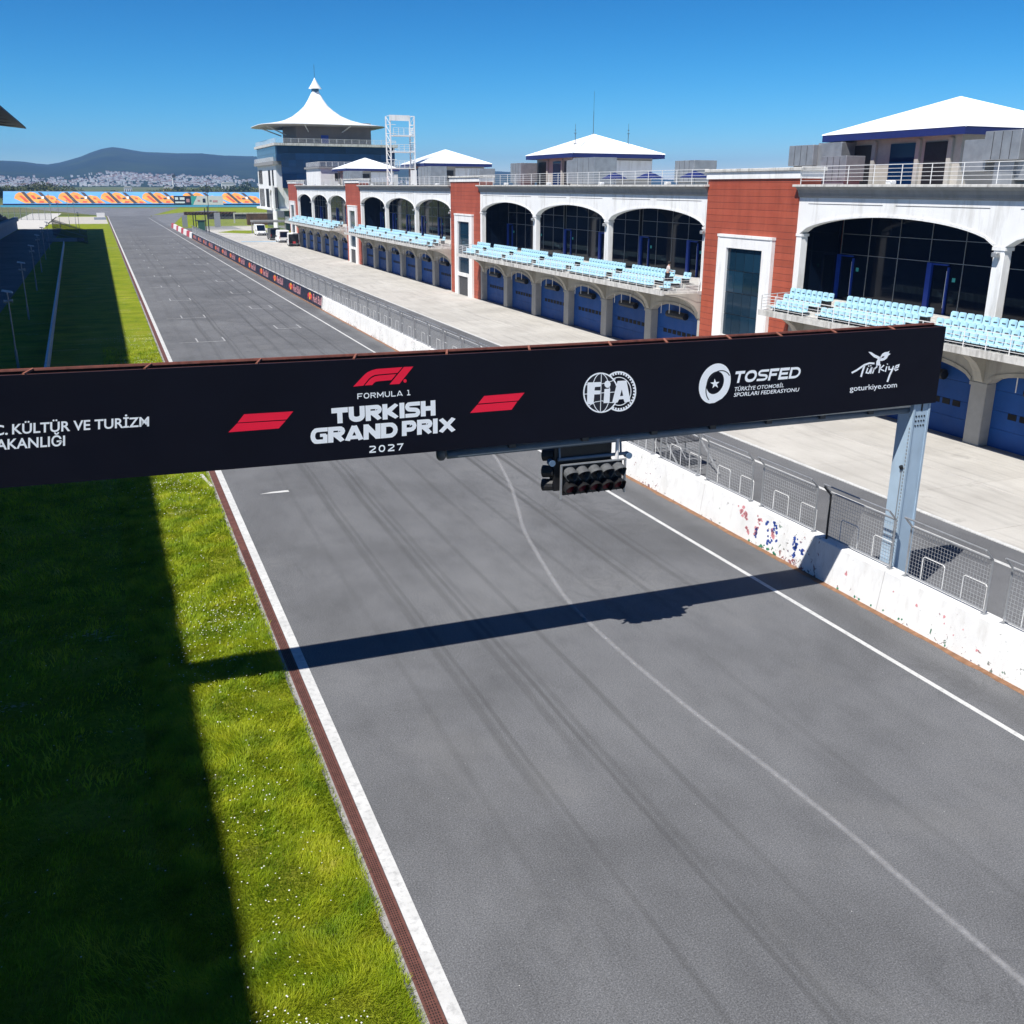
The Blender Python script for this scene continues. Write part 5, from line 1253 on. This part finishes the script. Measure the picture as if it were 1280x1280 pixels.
m = MB(); m.prism([(hx(239)+.05, 1.0), (hx(239)+.05, 6.4), (hx(247), 6.4), (hx(241), 1.0)], 'y', 0, .3); m.build('teal_board', MT['teal'], hb)
m = MB(); m.prism([(hx(241)+.05, 1.0), (hx(247)+.05, 6.4), (hx(279), 6.4), (hx(279), 1.0)], 'y', 0, .3); m.build('white_board', MT['barrier_white'], hb)
for (a_, b_, z0_, z1_, mt) in ((219, 223, 4, 5.6, 'print_white'), (225, 231, 4, 5.6, 'print_white'), (219, 231, 2, 3, 'print_white'), (233, 237, 2.6, 4.6, 'logo_pink'), (253.5, 257, 2.4, 4.8, 'navy_board'), (262, 264.5, 3, 4, 'steel_dull'), (266, 272, 2.6, 3.8, 'logo_pink'), (247, 250, 3, 4, 'logo_pink')):
    m = MB(); m.box(hx(a_), hx(b_), -.06, -.005, z0_, z1_); m.build('board_print', MT[mt], hb)
m = MB()
for px in (219, 230, 241, 252, 263, 277): m.box(hx(px)-.15, hx(px)+.15, .31, .6, 0, 6)
m.build('board_leg', MT['steel_dull'], hb)
m = MB(); m.box(-52, 190, 669.6, 670, 0, 1.1); tag(m.build('turquoise_wall', MT['sky_paint']), 'low turquoise wall along the foot of the far banked stand', 'wall')

# far corner: tyre banks, fences, kiosk
def tyre_bank(label, x0, x1, y, h, mat):
    e = empty('tyre_bank', (x0, y, 0), label=label, cat='tyre wall', group='tyre walls at the pit entry')
    n = max(3, int((x1-x0)/1.4)); m = MB()
    for i in range(n):
        for j in range(int(h/.45)):
            cx = (x1-x0)*(i+.5*(j % 2))/n
            m.tube((cx, 0, .02+.45*j), (cx, 0, .02+.45*(j+1)-.04), .66, 7)
    m.build('tyre_stack', MT[mat], e)
    m = MB(); m.box(-.6, x1-x0, .35, .75, 0, h); m.build('backing', MT[mat], e)
    return e
tyre_bank('long dark tyre wall behind the pit entry grass', 36, 58, 480, 1.4, 'tyre_brown'); tyre_bank('second dark tyre wall nearer the control tower', 40, 58, 418, 2.0, 'tyre'); 
m = MB(); m.box(46, 66, 352, 354, 0, 3.6); bk = tag(m.build('brown_hedge_bank', MT['tyre_brown']), 'brown bank beside the foot of the control tower', 'bank')
m = MB(); m.box(44, 72, 372, 372.5, 3.0, 3.5).box(44, 44.4, 372, 372.5, 0, 3).box(58, 58.4, 372, 372.5, 0, 3).box(71, 71.4, 372, 372.5, 0, 3); tag(m.build('pale_barrier_rail', MT['coping']), 'pale horizontal barrier rail beyond the brown bank', 'barrier')
pfn = empty('paddock_fence', (30, 335, 0), label='grey upright bar fence around the grass island by the pit entry', cat='fence')
m = MB()
for k in range(40): m.tube((.34*k, 1.5*math.sin(k*.08), 0), (.34*k, 1.5*math.sin(k*.08), 3.2), .05, 4)
m.build('bars', MT['steel_dull'], pfn)
m = MB(); m.box(3.6, 5.4, -.8, -.7, 0, 4.4); m.build('plate', MT['steel'], pfn); m = MB(); m.box(-6, -4.4, 0, .1, 0, 3.6); m.build('plate', MT['steel'], pfn)
mk = empty('marshal_post', (24.0, 279, 0), label='green and black marshal post with tall poles behind the striped barrier', cat='marshal post')
m = MB(); m.box(0, 1.6, 0, 2, 1.2, 3.6); m.build('cabin', MT['green_paint'], mk)
m = MB()
for (x, y, h) in ((-.6, 0, 5.6), (1.8, 0, 6.8), (2.9, 4, 7.2), (-.9, 4, 5.2)): m.tube((x, y, 0), (x, y, h), .12, 6)
m.build('pole', MT['black_metal'], mk)
m = MB(); m.box(-.7, 2.0, -.1, 2.1, 3.62, 3.8).box(-.7, 1.9, -.1, 2.1, .9, 1.1); m.build('deck', MT['dark_grey'], mk)
m = MB(); m.tube((0, 0, 0), (0, 0, 14), .16, 6).box(-.8, .8, -.2, .2, 11.5, 12.1).box(-.8, .8, -.2, .2, 9.3, 9.8); tag(m.build('signal_mast', MT['dark_grey'], None, (50, 520, 0)), 'dark signal mast standing beyond the pit entry in front of the hoarding', 'mast')
m = MB(); m.prism([(30.6, 296), (37.2, 287), (43, 291), (45, 304), (36, 308)], 'z', -.1, .08); tag(m.build('grass_island', MT['grass']), kind='structure')

# ================================================================== vehicles by the tower
def van(label, x, y, rz, mat, ladder=False, opened=False, scale=1.0, L=6.0, Hh=2.75, Wd=2.3):
    e = empty('van', (x, y, 0), rz, label=label, cat='van', group='vans parked by the control tower')
    hw = Wd/2
    side = [(0, .35), (0, Hh*.95), (.12, Hh), (L*.62, Hh), (L*.70, Hh*.97), (L*.82, 1.15), (L*.985, .95), (L, .75), (L, .35)]
    m = MB(); n = len(side)                          # local x: length (front +x), y: width
    V = []
    for s_, ins in ((-hw, 0), (-hw+.12, 0), (hw-.12, 0), (hw, 0)):
        for (px, pz) in side:
            k = 1 if abs(s_) < hw else .96; V.append((L/2+(px-L/2)*k if pz < Hh*.94 else px, s_, .35+(pz-.35)*(k if pz > 1.2 else 1)))
    F = []
    for j in range(3):
        for i in range(n): F.append((j*n+i, j*n+(i+1) % n, (j+1)*n+(i+1) % n, (j+1)*n+i))
    F += [tuple(range(n))[::-1], tuple(3*n+i for i in range(n))]
    m.add(V, F); b = m.build('body', MT[mat], e)
    m = MB(); m.add([(L*.705, -hw+.14, Hh*.95), (L*.705, hw-.14, Hh*.95), (L*.822, hw-.12, 1.18), (L*.822, -hw+.12, 1.18)], [(0, 1, 2, 3)])
    m.v = [(a+.02, b_, c+.012) for a, b_, c in m.v]; m.build('windscreen', MT['glass_dark'], b)
    for s_ in (-1, 1):
        m = MB(); yy = s_*(hw+.004)
        m.add([(L*.50, yy, 1.22), (L*.795, yy, 1.22), (L*.70, yy*.985, Hh*.9), (L*.50, yy*.985, Hh*.9)], [(0, 1, 2, 3)]); m.build('side_window', MT['glass_dark'], b)
        m = MB(); m.box(L*.985-.02, L+.012, s_*hw*.62-.16, s_*hw*.62+.16, .72, .90); m.build('headlight', MT['headlight'], b)
        m = MB(); m.box(-.015, .03, s_*hw*.9-.06, s_*hw*.9+.06, .9, 1.4); m.build('rear_lamp', MT['lamp_red'], b)
        m = MB(); m.bbox(L*.74, L*.78, s_*(hw+.10)-.09, s_*(hw+.10)+.09, 1.15, 1.35, .02); m.build('mirror', MT['black_metal'], b)
        for wx in (L*.18, L*.80):
            m = MB(); m.tube((wx, s_*(hw-.22), .33), (wx, s_*(hw+.005), .33), .33, 18); w_ = m.build('wheel', MT['tyre'], e)
            m = MB(); m.tube((wx, s_*(hw+.006), .33), (wx, s_*(hw+.018), .33), .19, 12); m.build('rim', MT['steel'], w_)
    m = MB(); m.bbox(-.06, .1, -hw+.05, hw-.05, .35, .55, .03).bbox(L-.1, L+.05, -hw+.08, hw-.08, .35, .6, .03); m.build('bumper', MT['dark_grey'], e)
    if opened:
        m = MB(); m.box(-.012, .02, -hw+.14, hw-.14, .6, Hh*.93); m.build('cargo_opening', MT['black_metal'], b)
        for s_ in (-1, 1): m = MB(); m.box(-.75, -.02, s_*hw-.03, s_*hw+.03, .55, Hh*.95); d_ = m.build('rear_door', MT[mat], e)
        m = MB(); m.box(-.03, -.014, -.35, .3, .62, 1.05); m.build('cargo', MT['red_box'], b)
    else:
        m = MB(); m.box(-.014, .0, -hw+.2, hw-.2, 1.2, Hh*.88); m.build('rear_window', MT['glass_dark'], b)
    return e
van('white van parked beyond the others, its windscreen facing the camera', 39.2, 279.5, -math.pi/2, 'van_white')
van('dark van between the white vans at the foot of the tower', 38.9, 249.5, math.pi/2, 'van_dark')
van('white van with closed rear doors between the dark van and the open one', 39.0, 237.5, math.pi/2, 'van_white')
van('white van with open rear doors nearest the arched garages', 38.4, 221.8, math.pi/2-.12, 'van_white', opened=True)

# scaffold stand behind the pit wall
sf = empty('scaffold_stand', (23.6, 38.0, 0), label='small grey scaffold stand with stairs behind the pit wall fence', cat='scaffold')
m = MB()
for (x, y) in ((-.9, -.2), (.9, -.2), (-.9, 2.4), (.9, 2.4), (-.9, 1.1), (.9, 1.1)): m.tube((x, y, 0), (x, y, 2.3), .03, 6)
for z_ in (.3, 1.2, 2.2): m.tube((-.9, -.2, z_), (-.9, 2.4, z_), .025, 5).tube((.9, -.2, z_), (.9, 2.4, z_), .025, 5).tube((-.9, 2.4, z_), (.9, 2.4, z_), .025, 5)
m.tube((-.9, -.2, .3), (-.9, 2.4, 2.2), .025, 5).tube((.9, 2.4, .3), (.9, -.2, 2.2), .025, 5); m.build('tubes', MT['steel_dull'], sf)
m = MB(); m.box(-.95, .95, -.25, 2.45, 1.25, 1.32); m.build('deck', MT['dark_grey'], sf)
m = MB()
for k in range(3): m.box(-.3, .3, -1.5+.5*k, -1.42+.5*k, .3+.36*k, .33+.36*k)
m.tube((-.9, -1.9, .1), (-.9, -.2, 1.3), .04, 5).tube((.9, -1.9, .1), (.9, -.2, 1.3), .04, 5).tube((-.9, -1.9, 1.0), (-.9, -.2, 2.2), .025, 5); m.build('stair', MT['steel_dull'], sf)
bs = empty('barrier_stack', (22.3, 41.0, 0), label='stack of dark upright barriers behind the pit wall under the gantry', cat='barriers')
m = MB()
for k in range(7): m.box(-.5, .5, .35*k, .35*k+.06, .05, 1.9)
m.build('barrier_panel', MT['dark_grey'], bs)
# ================================================================== person on the balcony
def skin_body(name, verts, edges, radii, mat, parent, root=0, sub=2):
    me = bpy.data.meshes.new(name); me.from_pydata(verts, edges, []); o = link(name, me, parent)
    sk = o.modifiers.new('skin', 'SKIN')
    for v, r in zip(me.skin_vertices[0].data, radii): v.radius = (r, r)
    me.skin_vertices[0].data[root].use_root = True
    s_ = o.modifiers.new('sub', 'SUBSURF'); s_.levels = sub; s_.render_levels = sub
    dg = bpy.context.evaluated_depsgraph_get(); me2 = bpy.data.meshes.new_from_object(o.evaluated_get(dg)); o.modifiers.clear(); o.data = me2
    me2.materials.clear(); me2.materials.append(mat); me2.polygons.foreach_set('use_smooth', [True]*len(me2.polygons))
    return o
pe = empty('person', (38.05, 64.55, 5.45), math.radians(250), label='person in a pale shirt and dark trousers standing among the blue balcony seats', cat='person')
# pelvis, waist, chest, neck, head ; legs ; arms (facing local +y)
v = [(0, 0, .93), (0, .02, 1.10), (0, .05, 1.32), (0, .07, 1.48), (0, .10, 1.62),
     (-.10, 0, .88), (-.11, .06, .48), (-.12, 0, .07), (-.12, .13, .04), (.10, 0, .88), (.12, .02, .48), (.13, -.08, .07), (.13, .05, .04),
     (-.19, .05, 1.40), (-.27, .10, 1.14), (-.20, .32, 1.05), (-.17, .40, 1.06), (.19, .05, 1.40), (.27, .08, 1.14), (.20, .30, 1.06), (.17, .39, 1.08)]
e_ = [(0, 1), (1, 2), (2, 3), (3, 4), (0, 5), (5, 6), (6, 7), (7, 8), (0, 9), (9, 10), (10, 11), (11, 12), (2, 13), (13, 14), (14, 15), (15, 16), (2, 17), (17, 18), (18, 19), (19, 20)]
r_ = [.14, .125, .15, .06, .10, .095, .065, .045, .04, .095, .065, .045, .04, .065, .05, .038, .035, .065, .05, .038, .035]
bo = skin_body('body', v, e_, r_, MT['skin'], pe)
shv = [(0, 0, .98), (0, .02, 1.12), (0, .05, 1.32), (0, .065, 1.44), (-.19, .05, 1.40), (-.265, .09, 1.18), (.19, .05, 1.40), (.265, .075, 1.18)]
skin_body('shirt', shv, [(0, 1), (1, 2), (2, 3), (2, 4), (4, 5), (2, 6), (6, 7)], [.165, .155, .178, .085, .085, .07, .085, .07], MT['shirt'], pe)
trv = [(0, 0, .95), (-.10, 0, .86), (-.11, .06, .48), (-.12, 0, .10), (.10, 0, .86), (.12, .02, .48), (.13, -.08, .10)]
skin_body('trousers', trv, [(0, 1), (1, 2), (2, 3), (0, 4), (4, 5), (5, 6)], [.16, .11, .085, .07, .11, .085, .07], MT['trousers'], pe)
m = MB(); m.lathe([(.001, .13), (.07, .115), (.105, .06), (.112, 0), (.10, -.06)], 14); m.build('hair', MT['hair'], pe, (0, .085, 1.655), smooth=True)
m = MB(); m.box(-.045, -.02, 0, .012, .01, .025).box(.02, .045, 0, .012, .01, .025).box(-.03, .03, 0, .01, -.06, -.05).box(-.012, .012, 0, .03, -.03, .0); m.build('face', MT['hair'], bo, (0, .195, 1.62))
m = MB()
for sx in (-1, 1):
    for k in range(5):
        a = Vector((sx*(.17+.018*(k-2)), .42, 1.07+.004*k)); m.tube(tuple(a), tuple(a+Vector((0, .07 if k else .04, -.02))), .010, 5, .007)
m.build('fingers', MT['skin'], bo)

# ================================================================== town, trees, far land
m = MB(); r2 = random.Random(5)
def town_w(x, y):                                # denser where the photograph shows roofs
    u = x*6000/y
    return .25+.9*math.exp(-((u-250)/190)**2)+.55*math.exp(-((u-120)/90)**2)+.45*math.exp(-((u+330)/170)**2)+.3*math.exp(-((u-640)/60)**2)
cnt = 0
while cnt < 1700:
    y = r2.uniform(2650, 3450); x = r2.uniform(-.16, .30)*y
    w_ = town_w(x, y)*(1.0 if mnoise.noise((x*.005, y*.005, 7)) > -.12 else .15)
    if y > 3300: w_ *= .6
    if r2.random() > w_*.9: continue
    g = land(x, y); a, b, h = r2.uniform(3, 7), r2.uniform(3, 7), r2.choice([2, 2.5, 3, 4, 5])
    if r2.random() < .06: h = r2.uniform(6, 10)
    m.mi = 0; m.box(x-a/2, x+a/2, y-b/2, y+b/2, g-6, g+h)
    m.mi = 1 if r2.random() < .6 else 0; m.box(x-a/2-.3, x+a/2+.3, y-b/2-.3, y+b/2+.3, g+h+.01, g+h+1.2); cnt += 1
tag(m.build('town', [MT['town'], MT['town2']]), 'white hillside town below the wooded hills', 'town', kind='stuff')
def leaf_cloud(mb, c, rx, ry, rz_, n, s_, r_):
    for _ in range(n):
        while True:
            u = Vector((r_.uniform(-1, 1), r_.uniform(-1, 1), r_.uniform(-1, 1)))
            if u.length < 1 and u.length > .35: break
        k = 1+.35*mnoise.noise((u.x*2+c[0], u.y*2+c[1], u.z*2))
        p = Vector((c[0]+u.x*rx*k, c[1]+u.y*ry*k, c[2]+u.z*rz_*k))
        a = Vector((r_.gauss(0, 1), r_.gauss(0, 1), r_.gauss(0, 1))).normalized(); b = a.orthogonal().normalized(); d = a.cross(b); q = s_*r_.uniform(.6, 1.4)
        mb.add([p+b*q, p+d*q*.8, p-b*q, p-d*q*.8], [(0, 1, 2, 3)])
m = MB(); r3 = random.Random(9)                    # hedgerow and scrub mass on the skyline behind the stand
for k in range(340):
    y = r3.uniform(830, 1350); px = r3.uniform(-60, 420); x = at_y(px, 235, y).x
    hh = (9.5 if px < 90 else 5.2 if px < 205 else 8.6)*r3.uniform(.6, 1.2)
    leaf_cloud(m, (x, y, land(x, y)+hh*.55), hh*1.2, hh*.8, hh*.6, 70, .8, r3)
tag(m.build('scrub_belt', MT['leaf']), 'olive green scrub belt on the skyline behind the far stand', 'scrub', kind='stuff')
def tree(label, px, y, h, mat, seed, wide=1.0):
    rr = random.Random(seed); x = at_y(px, 235, y).x; g = land(x, y)
    e = empty('tree', (x, y, g), label=label, cat='tree', group='trees behind the far stand')
    m = MB(); m.tube((0, 0, -.2), (.1, 0, h*.5), h*.035, 7, h*.02)
    for k in range(5): t = 6.283*k/5; m.tube((.1, 0, h*.4), (h*.25*math.cos(t), h*.25*math.sin(t), h*.7), h*.015, 5, h*.006)
    m.build('trunk', MT['bark'], e)
    m = MB()
    for k in range(9): leaf_cloud(m, (rr.gauss(0, h*.2*wide), rr.gauss(0, h*.2), h*.62+rr.gauss(0, h*.13)), h*.24*wide, h*.24, h*.2, 90, h*.05, rr)
    m.build('crown', MT[mat], e)
for a in (('dark round tree at the left end of the far banked stand', 3, 760, 12, 'leaf_dark', 1, 1.2), ('second dark tree behind the left end of the far banked stand', 10, 790, 9, 'leaf_dark', 2), ('wide olive tree on the skyline above the left end of the stand', 42, 960, 15, 'leaf', 3, 1.6),
          ('olive tree on the skyline left of the gravel, second from the left', 66, 1000, 11, 'leaf', 4, 1.5), ('dark tree right of the pale mast on the skyline', 225, 1100, 11, 'leaf_dark', 5, 1.2), ('dark tree beside the control tower, left one', 292, 980, 12, 'leaf_dark', 6, 1.4),
          ('dark tree beside the control tower, right one', 309, 960, 14, 'leaf_dark', 7, 1.4), ('wide olive tree in the middle of the skyline right of the mast', 252, 1050, 12, 'leaf', 8, 2.0)): tree(*a)
def far_house(label, px, y, w, h, mat):
    x = at_y(px, 235, y).x; g = land(x, y); e = empty('far_house', (x, y, g), label=label, cat='building')
    m = MB(); m.box(-w/2, w/2, 0, 9, -1, h); m.build('wall', MT[mat], e)
    m = MB(); m.prism([(-w/2-.4, h+.01), (w/2+.4, h+.01), (w/2*.6, h+2), (-w/2*.6, h+2)], 'y', -.4, 9.4); m.build('roof', MT['coping'], e)
    m = MB()
    for k in range(4): m.box(-w/2+w*(k+.3)/4, -w/2+w*(k+.7)/4, -.06, -.005, h*.4, h*.75)
    m.build('window', MT['win_dark'], e)
far_house('white flat building on the skyline left of the control tower', 286, 1500, 18, 13, 'barrier_white'); far_house('small yellow building on the skyline beside the pale mast', 212, 1250, 13, 8, 'yellow'); far_house('small white house on the skyline above the middle of the stand', 160, 1350, 9, 8, 'barrier_white')
x = at_y(217, 235, 1300).x; e = empty('skyline_mast', (x, 1300, land(x, 1300)), label='tall pale mast rising above the skyline in front of the town', cat='mast')
m = MB(); m.tube((0, 0, 0), (0, 0, 20), 1.0, 8, .7); m.build('shaft', MT['barrier_white'], e); m = MB(); m.box(-.6, 3.2, -1, 1, 20.01, 23.4); m.build('head', MT['dark_grey'], e)

# ================================================================== verge grass and daisies (near part)
def grass_patch(x0, x1, y0, y1, dens, hmin, hmax, wid):
    n = int((x1-x0)*(y1-y0)*dens); X = rng.uniform(x0, x1, n); Y = rng.uniform(y0, y1, n)
    return X, Y, rng.uniform(hmin, hmax, n), np.full(n, wid)
sets = [grass_patch(-.3, 3.30, 8.5, 17, 2600, .04, .11, .010), grass_patch(-.3, 3.30, 17, 27, 1500, .04, .12, .014), grass_patch(-.5, 3.30, 27, 48, 620, .05, .14, .022), grass_patch(-.8, 3.28, 48, 85, 170, .06, .16, .045),
        grass_patch(-6, -.3, 8, 20, 420, .04, .13, .014), grass_patch(-7, -.3, 20, 45, 130, .05, .14, .03)]
X, Y, Hh_, Wd_ = (np.concatenate([s_[i] for s_ in sets]) for i in range(4))
fld = np.array([mnoise.noise((x*.55, y*.55, 0)) for x, y in zip(X, Y)]); f2 = np.array([mnoise.noise((x*1.7, y*1.7, 5)) for x, y in zip(X, Y)])
keep = ~((X > 3.2) & (rng.random(len(X)) < .4)); keep &= rng.random(len(X)) < np.clip((88-Y)/36, 0, 1)
X, Y, Hh_, Wd_, fld, f2 = X[keep], Y[keep], Hh_[keep], Wd_[keep], fld[keep], f2[keep]
Hh_ = Hh_*(1+1.1*np.clip(fld, -.5, .8)+.5*f2)
n = len(X); ang = 2.2*fld*3+f2*2+rng.normal(0, .9, n); lean = Hh_*(.55+.5*rng.random(n)+.5*np.clip(fld, 0, 1))
pa = rng.uniform(0, 6.283, n); dx, dy = np.cos(pa)*Wd_*.5, np.sin(pa)*Wd_*.5
tx, ty = X+np.cos(ang)*lean, Y+np.sin(ang)*lean; tx = np.minimum(tx, 3.42)
mxp, myp = X+np.cos(ang)*lean*.35, Y+np.sin(ang)*lean*.35
Z = np.full(n, -.012)
V = np.stack([np.stack([X-dx, Y-dy, Z], 1), np.stack([X+dx, Y+dy, Z], 1), np.stack([mxp+dx*.8, myp+dy*.8, Hh_*.62], 1), np.stack([mxp-dx*.8, myp-dy*.8, Hh_*.62], 1), np.stack([tx, ty, Hh_*.95], 1)], 1).reshape(-1, 3)
i5 = np.arange(n)*5
T = np.stack([np.stack([i5, i5+1, i5+2], 1), np.stack([i5, i5+2, i5+3], 1), np.stack([i5+3, i5+2, i5+4], 1)], 1).reshape(-1, 3)
me = bpy.data.meshes.new('grass_blades'); me.vertices.add(len(V)); me.vertices.foreach_set('co', V.astype(np.float32).ravel())
me.loops.add(T.size); me.loops.foreach_set('vertex_index', T.astype(np.int32).ravel()); me.polygons.add(len(T)); me.polygons.foreach_set('loop_start', np.arange(0, T.size, 3, dtype=np.int32))
me.update(calc_edges=True); at = me.attributes.new('tint', 'FLOAT', 'POINT')
tint = np.clip(np.repeat(.45+.25*rng.normal(0, .6, n)+.35*f2+.25*fld, 5), 0, 1).astype(np.float32); at.data.foreach_set('value', tint)
me.materials.append(MT['blade']); o = link('grass', me); tag(o, 'bright green grass blades on the verge beside the track', 'grass', kind='stuff')
# daisies in drifts
rd = random.Random(21); m = MB()
cl = [(1.4, 10.3, .5, 60), (2.0, 10.9, .6, 60), (1.2, 12.0, .4, 60), (2.1, 11.6, .35, 40), (1.3, 14.5, .5, 45), (2.2, 16.0, .6, 30), (1.2, 17.5, .5, 40), (1.7, 19.0, .4, 40), (1.8, 23.0, .9, 50), (2.1, 28.3, .9, 260), (1.5, 25.3, .8, 120), (1.3, 41.5, 1.0, 160), (1.9, 45, .9, 200), (2, 62, 1.4, 160), (1.6, 75, 1.2, 200), (2.2, 88, 1.4, 200), (-2, 24, 2, 60), (-4, 18, 2, 60), (-1.5, 12, 1, 30), (1.5, 35, 1.2, 60)]
for (cx, cy, s_, k) in cl:
    for _ in range(k):
        x, y = rd.gauss(cx, s_), rd.gauss(cy, s_*1.5)
        if x > 3.1: continue
        r_ = rd.uniform(.010, .017)*(1+max(0, cy-18)*.018); zz = rd.uniform(.07, .13)
        V_ = [(x+r_*math.cos(6.283*i/6), y+r_*math.sin(6.283*i/6), zz+rd.uniform(-.004, .004)) for i in range(6)]; m.add(V_, [tuple(range(6))])
tag(m.build('daisies', MT['daisy']), 'drifts of small white daisies in the verge grass', 'flowers', kind='stuff')
m = MB(); m.prism([(2.93, 44.3), (3.05, 44.3), (3.28, 42.3), (3.16, 42.3)], 'z', .02, .09); tag(m.build('timber_lath', MT['road_pale']), 'pale timber lath lying on the grass beside the drain under the gantry', 'plank')
# scraps on the asphalt
m = MB()
for _ in range(40):
    x, y = rd.uniform(4.2, 18.5), rd.uniform(9, 40); r_ = rd.uniform(.005, .012); m.add([(x+r_*math.cos(6.283*i/5), y+r_*math.sin(6.283*i/5), .005) for i in range(5)]+[(x, y, .012)], [(i, (i+1) % 5, 5) for i in range(5)])
tag(m.build('asphalt_crumbs', MT['line']), 'pale crumbs of grit scattered on the asphalt', 'grit', kind='stuff')

# ================================================================== air
m = MB(); m.box(-4700, 4700, -400, 7300, -3, 235)
hz, hn, hp_ = new('haze_air'); hn.nodes.remove(hp_); pv = hn.nodes.new('ShaderNodeVolumePrincipled')
pv.inputs['Color'].default_value = (.30, .54, 1.0, 1); pv.inputs['Density'].default_value = 1.35e-4; pv.inputs['Anisotropy'].default_value = .2
hn.links.new(pv.outputs[0], hn.nodes['Material Output'].inputs['Volume'])
o = m.build('haze', hz); tag(o, kind='stuff')
